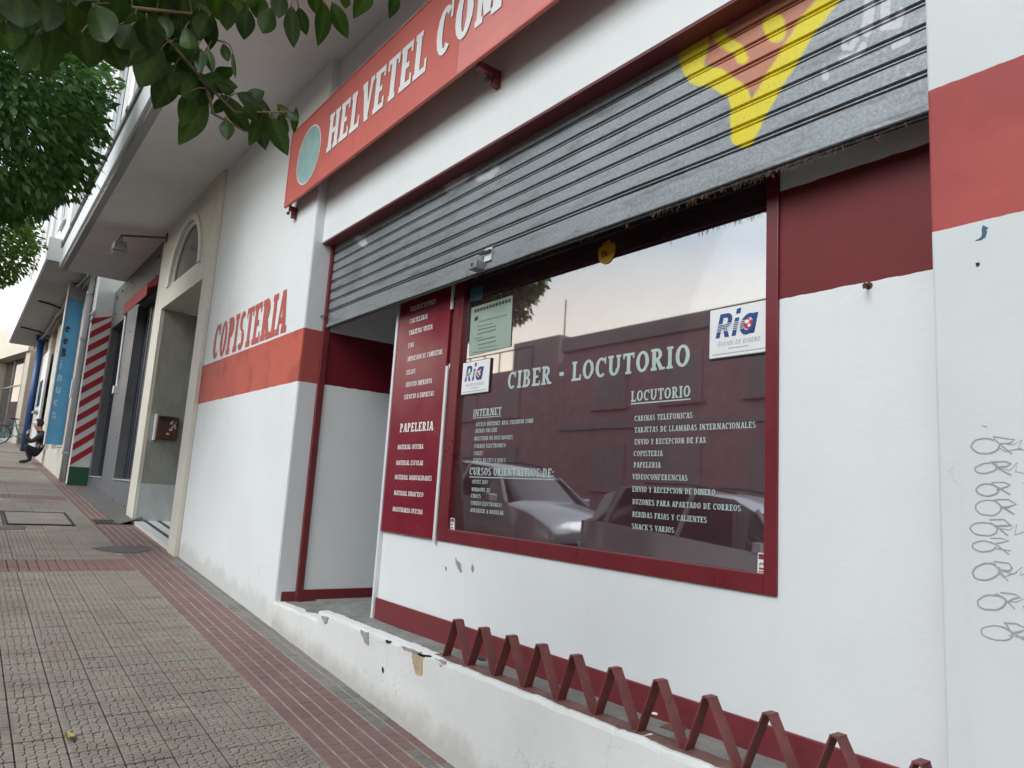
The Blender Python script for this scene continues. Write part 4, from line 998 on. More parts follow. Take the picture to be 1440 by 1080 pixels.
# ---- floodlight on an arm under the overhang
fl = thing('floodlight', 'small grey floodlight on a thin arm under the overhang', 'floodlight')
zl_ = 4.93
Pw = Vector((-11.75, 2.085, 5.10)); Pe = onZ(170, 331, 5.10)
MB().tube([(Pw.x, 2.083, Pw.z), (Pe.x, Pe.y, Pe.z)], .016, 8).build('arm', 'steel_dark', fl)
MB().box(Pw.x-.04, Pw.x+.04, 2.07, 2.084, Pw.z-.07, Pw.z+.07).build('wall_plate', 'steel_dark', fl)
hd = MB().hexa([(Pe.x-.13, Pe.y-.10, Pe.z-.26), (Pe.x+.13, Pe.y-.10, Pe.z-.26), (Pe.x+.13, Pe.y+.10, Pe.z-.28), (Pe.x-.13, Pe.y+.10, Pe.z-.28), (Pe.x-.11, Pe.y-.08, Pe.z-.11), (Pe.x+.11, Pe.y-.08, Pe.z-.11), (Pe.x+.11, Pe.y+.08, Pe.z-.11), (Pe.x-.11, Pe.y+.08, Pe.z-.11)]).build('head', 'steel_grey', fl, bev=.012)
box('lens', 'lamp_lens', hd, Pe.x-.115, Pe.x+.115, Pe.y-.085, Pe.y+.085, Pe.z-.292, Pe.z-.281)
MB().tube([(Pe.x-.12, Pe.y, Pe.z-.16), (Pe.x-.12, Pe.y, Pe.z-.02), (Pe.x+.12, Pe.y, Pe.z-.02), (Pe.x+.12, Pe.y, Pe.z-.16)], .009, 6).build('yoke', 'steel_dark', fl)

# ---- rusty letter box on the portal's inner wall
mbx = thing('mailbox', 'rusty brown metal mailbox on grey marble inside the doorway', 'mailbox')
X_ = OX0+.012; a = onX(223, 590, X_); b = onX(247, 617, X_)
bo = box('body', 'rust', mbx, X_, X_+.10, 2.22, 2.50, 2.02, 2.36, bev=.01)
box('flap', 'dark_gap', bo, X_+.1, X_+.106, 2.25, 2.40, 2.29, 2.35)
chm = MB(); rr = random.Random(2)
for k in range(9): y_, z_, r_ = rr.uniform(2.36, 2.47), rr.uniform(2.10, 2.28), rr.uniform(.010, .028); chm.disc((X_+.1012+.0003*k, y_, z_), (1, 0, 0), r_, 7, r2=r_*rr.uniform(.6, 1.2))
chm.build('peeling_sticker', 'beige_light', bo)
box('light_strip', 'alu_white', mbx, X_, X_+.09, 2.195, 2.218, 2.0, 2.38)
# ================================================================== DARK GREY SHOPFRONT NEXT DOOR
bs = thing('grey_shopfront', 'dark grey clad closed shopfront between doorway and striped panel', 'shopfront')
Yk = 2.16; KX0 = -16.84
def kbox(name, mat, *a, parent=bs, bev=0): return box(name, mat, parent, *a, bev=bev)
kbox('cladding', 'clad_grey', -15.15, -13.9, Yk, 2.5, .6, 4.41)
kbox('cladding', 'clad_grey', KX0, -16.62, Yk, 2.5, .6, 4.41)
kbox('cladding', 'clad_grey', KX0, PX0-.002, Yk, 2.5, 4.41, SOF-.003)
for a, b in ((-16.62, -15.15), (-13.9, PX0-.002)): kbox('stall_riser', 'clad_grey', a, b, Yk+.001, 2.5, .6, 1.40)
for a, b in ((-16.62, -15.15), (-13.9, PX0-.002)):
    d = kbox('closed_door', 'clad_shutter', a, b, 2.30, 2.36, 1.40, 4.41)
    n = 9
    for k in range(n): xk = a+(b-a)*(k+.5)/n; MB().box(xk-.012, xk+.012, 2.29, 2.3, 1.42, 4.40).build('rib', 'clad_shutter', d)
    kbox('sill', 'soffit_grey', a, b, Yk-.02, 2.30, 1.385, 1.402)
rb = random.Random(9)
for xk, zk in [(xx, zz) for xx in (-12.6, -13.6, -14.3, -14.9, -15.9, -16.4) for zz in (1.0, 4.7, 5.05)]+[(-14.2, 2.1), (-14.8, 3.2), (-14.3, 4.0)]:
    MB().tube([(xk, Yk-.006, zk+rb.uniform(-.08, .08)), (xk, Yk+.001, zk)], .016, 6).build('bolt_head', 'ink_dark', bs)
aw = MB().hexa([(-13.9, 1.95, 4.32), (PX0-.01, 1.95, 4.32), (PX0-.01, 2.16, 4.45), (-13.9, 2.16, 4.45), (-13.9, 1.95, 4.40), (PX0-.01, 1.95, 4.40), (PX0-.01, 2.16, 4.66), (-13.9, 2.16, 4.66)]).build('awning', 'awning_red', bs)
MB().hexa([(-13.9, 1.94, 4.20), (PX0-.01, 1.94, 4.20), (PX0-.01, 1.95, 4.20), (-13.9, 1.95, 4.20), (-13.9, 1.94, 4.40), (PX0-.01, 1.94, 4.40), (PX0-.01, 1.95, 4.40), (-13.9, 1.95, 4.40)]).build('valance', 'awning_red', aw)
cr_ = MB().tube([(-13.85, 1.98, 4.30), (-13.85, 2.0, 2.95)], .02, 8).build('crank_rod', 'alu_white', bs); MB().box(-13.9, -13.8, 1.95, 2.03, 2.83, 2.96).build('crank_handle', 'alu_white', cr_)
ap = [onG(*q_) for q_ in ((118, 690), (128, 698), (142, 708), (157, 719), (170, 728), (184, 738), (190, 736))]
m = MB(); top = [(p_.x, min(p_.y, 2.1), gz(p_.x)) for p_ in ap]
for i in range(len(top)-1):
    (x0, y0, z0), (x1, y1, z1) = top[i], top[i+1]
    m.add([(x0, y0-.16, z0+.004), (x1, y1-.16, z1+.004), (x1, 2.2, z1+.10), (x0, 2.2, z0+.10)], [(0, 1, 2, 3)])
m.build('concrete_apron', 'cement_patch', bs)

# ================================================================== NEIGHBOUR WITH STRIPED SIDE PANEL
YN = 1.84
nb = thing('beige_building', 'beige building with pilasters and grey overhang beyond the striped panel', 'building')
def nbox(name, mat, *a, parent=nb, bev=0): return box(name, mat, parent, *a, bev=bev)
nbox('side_wall', 'stripe_white', -17.6, KX0-.02, YN, 3.2, .8, 5.9)
nbox('front_wall', 'beige_wall', -31.5, -17.61, YN+.10, 3.2, .8, 7.0)
for xk, wd in ((-18.2, 1.1), (-21.6, .9), (-24.0, .8), (-26.6, .9), (-29.0, .8)):
    nbox('pilaster', 'beige_light', xk-wd/2, xk+wd/2, YN-.02, YN+.10, .8, 5.9, bev=.01)
nbox('base_course', 'beige_light', -24.8, -17.62, YN-.06, YN+.10, .8, 1.95)
for x0, x1, z0, z1, mt in ((-21.1, -18.8, 2.0, 5.0, 'wood_brown'), (-23.5, -22.1, 2.1, 4.4, 'dark_glass'), (-26.0, -24.5, 2.2, 4.2, 'dark_glass'), (-28.4, -27.2, 2.6, 5.0, 'dark_glass'), (-30.8, -29.6, 2.4, 4.8, 'dark_glass')):
    f_ = nbox('window', 'soffit_grey', x0, x1, YN+.07, YN+.10, z0, z1); nbox('pane', mt, x0+.08, x1-.08, YN+.055, YN+.07, z0+.08, z1-.08, parent=f_)
ov = nbox('overhang', 'soffit_grey', -30.5, -17.3, .92, 3.2, 5.70, 6.1)
nbox('overhang_edge', 'paint_upper', -30.5, -17.25, .88, .919, 5.72, 6.2, parent=ov); nbox('overhang_edge', 'paint_upper', -17.299, -17.25, .92, 3.2, 5.72, 6.2, parent=ov)
nbox('upper_wall', 'paint_upper', -30.5, -17.4, 1.2, 3.2, 6.1, 16)
for fl_ in range(3):
    for k in range(5):
        o_ = put('window', wme, nb, M=Matrix.Translation((-29+k*2.5, 1.15, 7+fl_*3))); put('pane', gme, o_, M=Matrix.Identity(4))
m = MB(); rc = random.Random(4)
for k in range(4):
    y_ = YN-.06-.05*k; m2 = MB().tube([(-30+i*.9, y_+rc.uniform(-.03, .03), 5.62+rc.uniform(-.07, .05)) for i in range(15)], .022, 5); m2.build('cable', 'soffit_grey', nb)
MB().tube([(-27, 1.8, 5.6), (-26.6, 1.5, 5.66), (-26.4, 1.0, 5.68)], .025, 5).build('cable', 'dark_gap', nb)
MB().tube([(-22, 1.8, 5.6), (-21.8, 1.4, 5.66), (-21.7, 1.1, 5.68)], .025, 5).build('cable', 'dark_gap', nb)
# striped panel on the side that faces the camera
sp = thing('striped_panel', 'red and white diagonal barber striped panel with green foot', 'panel')
XS = KX0-.015
a = onX(100, 657, XS); b = onX(125, 660, XS); y0, y1 = a.y-.03, YN+.36; z0 = 1.56; z1 = 4.72
box('panel', 'stripe_white', sp, XS-.02, XS, y0, y1, z0, z1)
box('green_foot', 'green_paint', sp, XS-.02, XS+.004, y0, y1, 1.18, z0-.001)
per = (z1-z0)/11.; rise = per*1.15
for k in range(11):
    zb_ = z0+per*k+.02
    pts = [(XS+.001, y0+.002, zb_), (XS+.001, y1, zb_+rise), (XS+.001, y1, zb_+rise+per*.5), (XS+.001, y0+.002, zb_+per*.5)]
    pts = [(x_, y_, min(z_, z1)) for x_, y_, z_ in pts]
    MB().prism([Vector(p_) for p_ in pts], (.003, 0, 0)).build('red_stripe', 'stripe_red', sp)
br = thing('wall_bracket', 'white metal bracket above the striped panel', 'bracket')
pA, pB = onX(128, 443, XS+.05), onY(160, 406, Yk)
MB().tube([pA, pB], .03, 6).build('arm', 'alu_white', br); MB().tube([pA+Vector((0, 0, -.15)), pB+Vector((0, 0, -.1))], .02, 6).build('arm', 'steel_grey', br); MB().box(pB.x-.06, pB.x+.06, pB.y-.02, pB.y, pB.z-.2, pB.z+.08).build('plate', 'steel_grey', br)
dp = thing('drain_pipe', 'grey vertical drain pipe left of the striped panel', 'pipe')
MB().tube([(-17.45, YN-.06, 1.25), (-17.45, YN-.06, 5.68)], .06, 10).build('pipe', 'soffit_grey', dp, smooth=True)
for z_ in (1.8, 3.0, 4.2, 5.2): MB().tube([(-17.45, YN-.06, z_), (-17.45, YN-.06, z_+.06)], .075, 10).build('clip', 'steel_grey', dp)
dq = thing('cable_duct', 'pale narrow cable duct running up beside the drain pipe', 'pipe')
MB().box(-17.85, -17.77, YN-.06, YN-.021, 1.96, 5.68).build('duct', 'alu_white', dq); MB().box(-17.9, -17.72, YN-.12, YN-.061, 3.0, 3.4).build('junction_box', 'alu_white', dq)
# blue blade sign
pm('pale_blue', (.38, .54, .66), .4, .05, 3, 0)
bl = thing('blue_blade_sign', 'tall bright blue projecting sign with dark and pale letters', 'sign')
XB_ = -18.9; y0, y1 = 1.50, YN-.021
box('panel', 'blue_sign', bl, XB_-.14, XB_, y0, y1, 2.02, 5.32, bev=.008)
box('cap', 'soffit_grey', bl, XB_-.14, XB_+.003, y0, y1, 5.325, 5.68)
box('edge_trim', 'alu_white', bl, XB_-.15, XB_+.012, y0-.022, y0-.001, 2.0, 5.70)
zz = 4.55
for k, ch in enumerate('eeBinucs'):
    m = MB(); text(m, ch, Vector((XB_+.002, y0+.03, zz-.28*k)), DY, DZ, .05 if ch == 'i' else .11, .19 if ch == 'B' else .21, (.26, .2, 0, 0))
    m.build('letter', 'ink_dark' if k < 3 else 'pale_blue', bl, fix=False)
# blue column, cash machine
bc = thing('blue_column', 'dark blue round column at the end of the beige building', 'column')
MB().tube([(-27.7, 1.66, 1.9), (-27.7, 1.66, 5.5)], .10, 20).build('shaft', 'blue_column', bc, smooth=True); box('collar', 'blue_column', bc, -27.86, -27.54, 1.5, 1.82, 5.5, 5.68)
atm = thing('cash_machine', 'pale grey wall cash machine panel beside the blue column', 'cash machine')
box('surround', 'alu_white', atm, -27.1, -25.3, YN-.09, YN-.021, 2.0, 5.0, bev=.01); box('screen', 'dark_glass', atm, -26.6, -25.8, YN-.11, YN-.091, 3.3, 4.1); box('shelf', 'soffit_grey', atm, -26.6, -25.8, YN-.2, YN-.091, 3.1, 3.16); box('keypad', 'paper_white', atm, -26.4, -26.0, YN-.13, YN-.091, 3.17, 3.28)
# corner shop at the bend of the street
cs_ = thing('corner_shop', 'beige corner shop with tall glass front at street bend', 'building')
Q0, Q1 = Vector((-32.2, 1.9, 0)), Vector((-54, -2.0, 0)); dv_ = (Q1-Q0).normalized(); nv = Vector((-dv_.y, dv_.x, 0)); nv = nv if nv.y < 0 else -nv
def fac(name, mat, s0, s1, o0, o1, z0, z1, parent=cs_):
    c = lambda s_, o_: Q0+dv_*s_+nv*o_
    return MB().hexa([(*c(s_, o_).xy, z0) for s_, o_ in ((s0, o0), (s1, o0), (s1, o1), (s0, o1))]+[(*c(s_, o_).xy, z1) for s_, o_ in ((s0, o0), (s1, o0), (s1, o1), (s0, o1))]).build(name, mat, parent)
fac('lintel', 'beige_light', 0, 22, -.1, .35, 5.75, 7.0); fac('wall', 'beige_wall', 0, 22, -3, -.3, 1.8, 7.0)
fac('upper_wall', 'paint_upper', 0, 22, -3, -1.2, 7.0, 13)
for s_ in (.3, 5.2, 10.5, 16): fac('pillar', 'beige_wall', s_-.3, s_+.3, -.3, .25, 1.8, 5.75)
for a, b in ((.6, 4.9), (5.5, 10.2), (10.8, 15.7)):
    g_ = fac('glass_front', 'plain_glass', a, b, -.12, -.1, 2.2, 5.75)
    for k in range(1, 3): s_ = a+(b-a)*k/3; fac('mullion', 'steel_grey', s_-.03, s_+.03, -.14, -.06, 2.2, 5.75, parent=g_)
    fac('transom', 'steel_grey', a, b, -.14, -.07, 4.6, 4.66, parent=g_); fac('painted_glow', 'ink_yellow', a, b, -.28, -.25, 4.8, 5.6, parent=g_); fac('display', 'paper_white', a+.4, b-.4, -.27, -.24, 3.0, 3.12, parent=g_)  # yellow panel behind the glass: ceiling lighting put into its colour
fac('base', 'soffit_grey', 0, 22, -.2, .2, 1.8, 2.5)

# ================================================================== BICYCLE
bk = thing('bicycle', 'teal city bicycle leaning near the corner shop window', 'bicycle')
def P_(u, v, w_=0):                       # u along the bike (m), v up, w sideways
    e1 = Vector((-.42, -.9, 0)).normalized(); e2 = Vector((e1.y, -e1.x, 0)); b_ = Vector((-30.6, 2.05, 0)) + e1*u + e2*w_; return Vector((b_.x, b_.y, gz(b_.x)+.0+v))
E2 = Vector((-.9, .42, 0)).normalized()
for u in (0, 1.05):
    wl = MB().torus(P_(u, .34), E2, .32, .02, 26, 6).build('wheel', 'rubber', bk, smooth=True)
    MB().torus(P_(u, .34), E2, .29, .010, 24, 5).build('rim', 'steel_grey', wl); m = MB()
    for k in range(8): a_ = math.pi*k/8; m.tube([P_(u+.29*math.cos(a_), .34+.29*math.sin(a_)), P_(u-.29*math.cos(a_), .34-.29*math.sin(a_))], .003, 3)
    m.build('spokes', 'steel_grey', wl)
m = MB()
for a_, b_ in (((0, .34), (.12, .82)), ((.1, .75), (.62, .72)), ((.1, .68), (.45, .32)), ((.62, .72), (.45, .32)), ((.45, .32), (1.05, .34)), ((.62, .72), (1.05, .34)), ((.45, .32), (.66, .90))): m.tube([P_(*a_), P_(*b_)], .018, 6)
m.build('frame', 'bike_teal', bk)
MB().tube([P_(.12, .82), P_(.14, .98), P_(.10, 1.0)], .014, 6).build('stem', 'steel_grey', bk)
MB().tube([P_(.2, .98, -.28), P_(.10, 1.02, -.16), P_(.10, 1.0, 0), P_(.10, 1.02, .16), P_(.2, .98, .28)], .014, 6).build('handlebar', 'steel_dark', bk)
sdl = MB(); sdl.hexa([P_(.54, .90, -.02), P_(.54, .90, .02), P_(.78, .90, .08), P_(.78, .90, -.08), P_(.54, .94, -.02), P_(.54, .94, .02), P_(.78, .96, .08), P_(.78, .96, -.08)]); sdl.build('saddle', 'rubber', bk, bev=.01)
MB().torus(P_(.45, .32, .03), E2, .09, .008, 18, 5).build('chainring', 'steel_dark', bk)
m = MB().tube([P_(.45, .32, .05), P_(.50, .17, .06)], .012, 6).tube([P_(.45, .32, -.05), P_(.40, .47, -.06)], .012, 6); m.build('crank', 'steel_dark', bk)
m = MB().tube([P_(.85, .72, 0), P_(1.2, .72, 0)], .012, 6).tube([P_(1.15, .72, .05), P_(1.05, .34, .06)], .010, 6); m.build('rack', 'steel_dark', bk)

# ================================================================== PERSON crouching by the wall
def skin_mesh(name, verts, edges, radii, root):
    me = bpy.data.meshes.new(name); me.from_pydata(verts, edges, []); o = bpy.data.objects.new(name, me); COL.objects.link(o)
    md = o.modifiers.new('s', 'SKIN'); md.use_smooth_shade = True
    for i, r_ in enumerate(radii): v = me.skin_vertices[0].data[i]; v.radius = r_ if isinstance(r_, tuple) else (r_, r_); v.use_root = (i == root)
    o.modifiers.new('u', 'SUBSURF').levels = 2
    dg = bpy.context.evaluated_depsgraph_get(); ev = o.evaluated_get(dg); out = bpy.data.meshes.new_from_object(ev); bpy.data.objects.remove(o); return out
V = [(0, .20, .30), (0, .25, .48), (0, .25, .66), (0, .20, .80), (0, .15, .88), (0, .10, .97), (0, .09, 1.06)]
E_ = [(0, 1), (1, 2), (2, 3), (3, 4), (4, 5), (5, 6)]; RD = [(.17, .14), (.16, .12), (.18, .12), (.10, .09), (.055, .06), (.085, .095), (.07, .08)]
for s_ in (-1, 1):
    b0 = len(V); V += [(.10*s_, .16, .28), (.14*s_, -.10, .46), (.12*s_, .02, .26), (.11*s_, .05, .09), (.11*s_, -.06, .05), (.12*s_, -.17, .035)]; E_ += [(0, b0), (b0, b0+1), (b0+1, b0+2), (b0+2, b0+3), (b0+3, b0+4), (b0+4, b0+5)]; RD += [.11, .075, .062, .045, .045, .035]
    a0 = len(V); V += [(.20*s_, .23, .74), (.22*s_, .02, .55), (.13*s_, -.10, .66), (.08*s_, -.08, .78)]; E_ += [(2, a0), (a0, a0+1), (a0+1, a0+2), (a0+2, a0+3)]; RD += [.075, .052, .038, .03]
    for k in range(5):
        f0 = len(V); sp_ = (k-2)*.016; V += [(.08*s_+sp_, -.075, .825+.004*(2-abs(k-2))), (.07*s_+sp_*1.1, -.055+.01*(k == 0), .855)]; E_ += [(a0+3, f0), (f0, f0+1)]; RD += [.010, .008]
me = skin_mesh('body', V, E_, RD, 0)
for n_ in ('cloth_black', 'skin', 'rubber', 'cloth_grey'): me.materials.append(MATS[n_])
for p_ in me.polygons:
    c = p_.center; p_.use_smooth = True
    p_.material_index = 1 if (c.z > .855 or (c.y < -.02 and .75 < c.z < .9)) else 2 if c.z < .075 else 3 if (.44 < c.z < .49 and c.y > .1) else 0
per_ = thing('person', 'person in black crouching with back to the beige wall', 'person', loc=(-22.2, 1.44, gz(-22.2)))
put('body', me, per_)
b = bmesh.new(); bmesh.ops.create_uvsphere(b, u_segments=16, v_segments=12, radius=1)
for v in b.verts:
    k = 1+.10*noise.noise(v.co*3); v.co = Vector((v.co.x*.105*k, .125+v.co.y*.115*k, 1.05+v.co.z*.115*k))
bmesh.ops.delete(b, geom=[v for v in b.verts if v.co.y < .055 and v.co.z < 1.085 or v.co.z < .965], context='VERTS')
hm = bpy.data.meshes.new('hair'); b.to_mesh(hm); b.free(); hm.materials.append(MATS['hair_dark']); put('hair', hm, per_)
fm = MB()
for s_ in (-1, 1): fm.disc((.032*s_, .012, 1.03), (0, -1, 0), .012, 8)
fm.build('eyes', 'ink_dark', per_)
MB().hexa([(-.014, .01, .985), (.014, .01, .985), (.012, .04, .985), (-.012, .04, .985), (-.006, .0, 1.03), (.006, .0, 1.03), (.006, .04, 1.03), (-.006, .04, 1.03)]).build('nose', 'skin', per_)
MB().box(-.02, .02, .008, .02, .955, .963).build('mouth', 'ink_red', per_)

# ================================================================== TREES
def tone(o, vals):
    a_ = o.data.attributes.new('tone', 'FLOAT', 'POINT'); a_.data.foreach_set('value', vals)
def crown_mesh(name, c, rad, n, size, mat, parent, rg, keep=None, shell=.72):
    V, F, T_ = [], [], []
    k = 0
    while k < n:
        d = Vector((rg.gauss(0, 1), rg.gauss(0, 1), rg.gauss(0, 1))).normalized()
        lobes = 1+.16*noise.noise(d*2.1+Vector(c))+.10*noise.noise(d*5.3)
        rr_ = (rg.uniform(.80, 1.0) if rg.random() < shell else rg.uniform(.25, .85))*lobes
        if noise.noise(d*4.2+Vector((7, 1, c[0]))) > .38 and rr_ > .85: rr_ *= .82
        p = Vector(c)+Vector((d.x*rad[0], d.y*rad[1], d.z*rad[2]))*rr_
        k += 1
        if keep and not keep(p): continue
        ax = (d*.7+Vector((rg.uniform(-.6, .6), rg.uniform(-.6, .6), rg.uniform(-.9, .15)))).normalized()
        sd_ = ax.cross(Vector((rg.uniform(-1, 1), rg.uniform(-1, 1), rg.uniform(-.2, 1)))).normalized(); nn = sd_.cross(ax)
        L = size*rg.uniform(.7, 1.25); W_ = L*rg.uniform(.38, .5); o = len(V); dr = -nn*L*.12
        V += [p, p+ax*L*.45+sd_*W_/2+nn*W_*.18, p+ax*L*.45, p+ax*L*.45-sd_*W_/2+nn*W_*.18, p+ax*L+dr]
        F += [(o, o+2, o+1), (o, o+3, o+2), (o+1, o+2, o+4), (o+2, o+3, o+4)]
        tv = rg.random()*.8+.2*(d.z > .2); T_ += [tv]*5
    me = bpy.data.meshes.new(name); me.from_pydata([tuple(v) for v in V], [], F); me.materials.append(MATS[mat]); me.polygons.foreach_set('use_smooth', [True]*len(F)); o = put(name, me, parent); tone(o, T_); return o
def limbs(root, base, c, rad, rg, parent, n=9):
    tr = MB().tube([base, base.lerp(root, .4)+Vector((.03, .02, 0)), base.lerp(root, .8)+Vector((-.02, .03, 0)), root], [.13, .105, .09, .08], 10).build('trunk', 'bark', parent, smooth=True)
    for k in range(n):
        a_ = 2*math.pi*k/n+rg.uniform(-.3, .3); e = Vector(c)+Vector((math.cos(a_)*rad[0]*.75, math.sin(a_)*rad[1]*.75, rg.uniform(-.3, .7)*rad[2]))
        mid = root.lerp(e, .5)+Vector((0, 0, .18)); MB().tube([root, mid, e], [.045, .03, .012], 6).build('limb', 'bark', parent, smooth=True)
rg = random.Random(21)
def tree(label, x, y, c, rad, n, size, mat, cat='tree'):
    t_ = thing('street_tree', label, cat, 'street trees along the kerb'); base = Vector((x, y, gz(x)-.05)); root = Vector((c[0], c[1], c[2]-rad[2]*.85))
    limbs(root, base, c, rad, rg, t_); crown_mesh('crown', c, rad, n, size, mat, t_, rg); return t_
tree('dense dark green rounded street tree at upper left of the picture', -8.9, -.95, (-8.9, -.62, 5.25), (1.42, 1.42, 1.48), 24000, .115, 'leaf_mid')
tree('lighter green street tree partly hidden below the dark tree', -16.2, -.95, (-16.2, -.72, 5.75), (1.35, 1.4, 1.3), 13000, .11, 'leaf_light')

# nearest tree: trunk stands out of view at the kerb, its lowest sprays hang into the picture
nt3 = thing('street_tree', 'nearest street tree whose large glossy leaves hang into the top', 'tree', 'street trees along the kerb')
root = Vector((-1.9, -.95, 3.0)); base = Vector((-1.9, -1.05, gz(-1.9)-.05))
limbs(root, base, (-1.9, -.7, 4.3), (1.4, 1.3, 1.2), rg, nt3, 8)
def keep(p):
    v = p-C0
    if v.length < 1.3: return False
    z = v.dot(_f)
    if z < .2: return True
    px, py = proj(p)
    return px < -60 or py < -60 or px > 1500
crn = crown_mesh('crown', (-2.4, -1.1, 4.3), (1.3, 1.2, 1.2), 1500, .115, 'leaf_near', nt3, rg, keep)
TW = [[(-120, -60, 2.2), (60, -40, 2.05), (170, 10, 1.95), (240, 60, 1.9), (290, 118, 1.88), (330, 158, 1.87), (378, 158, 1.86), (412, 158, 1.86)], [(60, -40, 2.05), (250, -25, 2.0), (380, -20, 1.95), (470, -22, 1.95), (570, -30, 1.95)], [(170, 10, 1.95), (270, 20, 1.93), (300, 55, 1.92), (318, 60, 1.92)], [(-120, -20, 2.1), (20, 5, 2.05), (110, 20, 2.0), (190, 30, 1.96)], [(290, 118, 1.88), (300, 160, 1.88), (345, 185, 1.87)]]
TP = []
for tw in TW:
    P = [onD(*q_) for q_ in tw]; TP += [a_.lerp(b_, k/6) for a_, b_ in zip(P, P[1:]) for k in range(7)]
    MB().tube(P, [.0055-.0035*i/(len(P)-1) for i in range(len(P))], 6).build('twig', 'twig', nt3, smooth=True)
MB().tube([root, Vector((-2.1, -.5, 3.15)), onD(-120, -60, 2.2)], [.04, .025, .011], 6).build('limb', 'bark', nt3, smooth=True)
def leaf_mesh(A, B, wd, rg, parent, name='leaf'):
    ax = B-A; L = ax.length; ax.normalize(); vw = (A-C0).normalized()
    sd_ = ax.cross(vw).normalized(); nn = sd_.cross(ax).normalized()
    rt = Matrix.Rotation(rg.uniform(-.55, .55), 3, ax); sd_ = rt @ sd_; nn = rt @ nn
    V, F, T_ = [], [], []; NL, NW = 9, 6; tv = rg.random(); cv = rg.uniform(-.10, .16)*L; cup = rg.uniform(.1, .35)
    for i in range(NL+1):
        t_ = i/NL; w_ = wd*.46*(math.sin(math.pi*min(1, t_**.93))**.92)+.0006
        for j in range(NW+1):
            u = j/NW*2-1; wav = .05*wd*math.sin(t_*9+u*2+tv*6)
            V.append(A+ax*(L*t_)+sd_*(w_*u)+nn*(cv*math.sin(math.pi*t_)+cup*w_*abs(u)+wav*abs(u)*.5)); T_.append(min(1, max(0, tv*.55+(.45 if abs(u) < .01 else 0)+.12*math.sin(t_*26+abs(u)*6))))
    F = [(i*(NW+1)+j, i*(NW+1)+j+1, (i+1)*(NW+1)+j+1, (i+1)*(NW+1)+j) for i in range(NL) for j in range(NW)]
    me = bpy.data.meshes.new(name); me.from_pydata([tuple(v) for v in V], [], F); me.materials.append(MATS['leaf_near']); me.polygons.foreach_set('use_smooth', [True]*len(F)); o = put(name, me, parent); tone(o, T_)
    near_ = min(TP, key=lambda q_: (q_-A).length_squared)
    if (near_-A).length < .25: MB().tube([near_, near_.lerp(A, .5)+Vector((0, 0, .006)), A, A+ax*L*.1], .0016, 4).build('stalk', 'twig', parent)
    return o
LV = [(280, 112, 335, 122, 30), (310, 132, 352, 187, 26), (332, 131, 384, 163, 28), (363, 157, 373, 211, 28), (380, 163, 405, 219, 28), (417, 151, 413, 187, 13), (388, 146, 412, 166, 15), (292, 137, 251, 204, 34), (268, 128, 255, 178, 28), (318, 167, 320, 197, 21),
      (247, 90, 217, 154, 38), (228, 66, 195, 123, 42), (292, 69, 299, 103, 13), (283, 69, 281, 103, 17), (314, 61, 321, 87, 14), (327, 73, 331, 111, 6), (298, 18, 296, 70, 25), (280, 10, 281, 58, 29), (268, 24, 266, 58, 22), (322, 2, 319, 43, 28), (347, 10, 343, 56, 26),
      (384, 10, 369, 47, 26), (410, 8, 413, 67, 24), (420, 10, 431, 50, 18), (457, 3, 447, 65, 25), (467, 3, 489, 54, 24), (485, -10, 485, 12, 17), (522, -12, 497, 26, 26), (556, -10, 547, 26, 18), (115, 45, 125, 96, 46), (74, 28, 59, 108, 32), (52, 45, 29, 103, 28), (8, 30, 17, 73, 44),
      (150, 45, 173, 100, 38), (192, 12, 179, 95, 46), (225, 40, 262, 90, 40), (240, 60, 275, 108, 36), (205, 20, 215, 75, 40), (252, 55, 285, 88, 30), (130, 5, 150, 60, 44), (95, 0, 100, 55, 44), (60, -10, 66, 45, 44), (25, -15, 32, 40, 46), (-12, -10, -6, 50, 44), (165, -10, 160, 40, 44), (360, -12, 366, 30, 26), (395, -14, 392, 26, 24), (440, -14, 446, 22, 22), (302, -14, 306, 28, 30), (262, -12, 250, 40, 36), (225, -20, 232, 35, 40)]
rl = random.Random(8)
for x0, y0, x1, y1, wd in LV:
    D = 1.90+rl.uniform(-.06, .06); A, B = onD(x0, y0, D), onD(x1, y1, D+rl.uniform(-.05, .05)); leaf_mesh(A, B, wd*.92*D/FPX, rl, crn)
for k in range(250):
    x0 = rl.uniform(-60, 270); y0 = rl.uniform(-75, 34-max(0, x0-180)*.3); a_ = rl.uniform(.9, 2.2); L = rl.uniform(42, 66); D = rl.uniform(1.95, 2.5)
    leaf_mesh(onD(x0, y0, D), onD(x0+L*math.cos(a_), y0+L*.75*math.sin(a_), D+rl.uniform(-.06, .06)), rl.uniform(26, 38)*D/FPX, rl, crn)
for k in range(26):
    x0 = rl.uniform(285, 570); y0 = rl.uniform(-80, -34); a_ = rl.uniform(.9, 2.2); L = rl.uniform(30, 46); D = rl.uniform(1.9, 2.2)
    leaf_mesh(onD(x0, y0, D), onD(x0+L*math.cos(a_), y0+L*.8*math.sin(a_), D), rl.uniform(22, 30)*D/FPX, rl, crn)

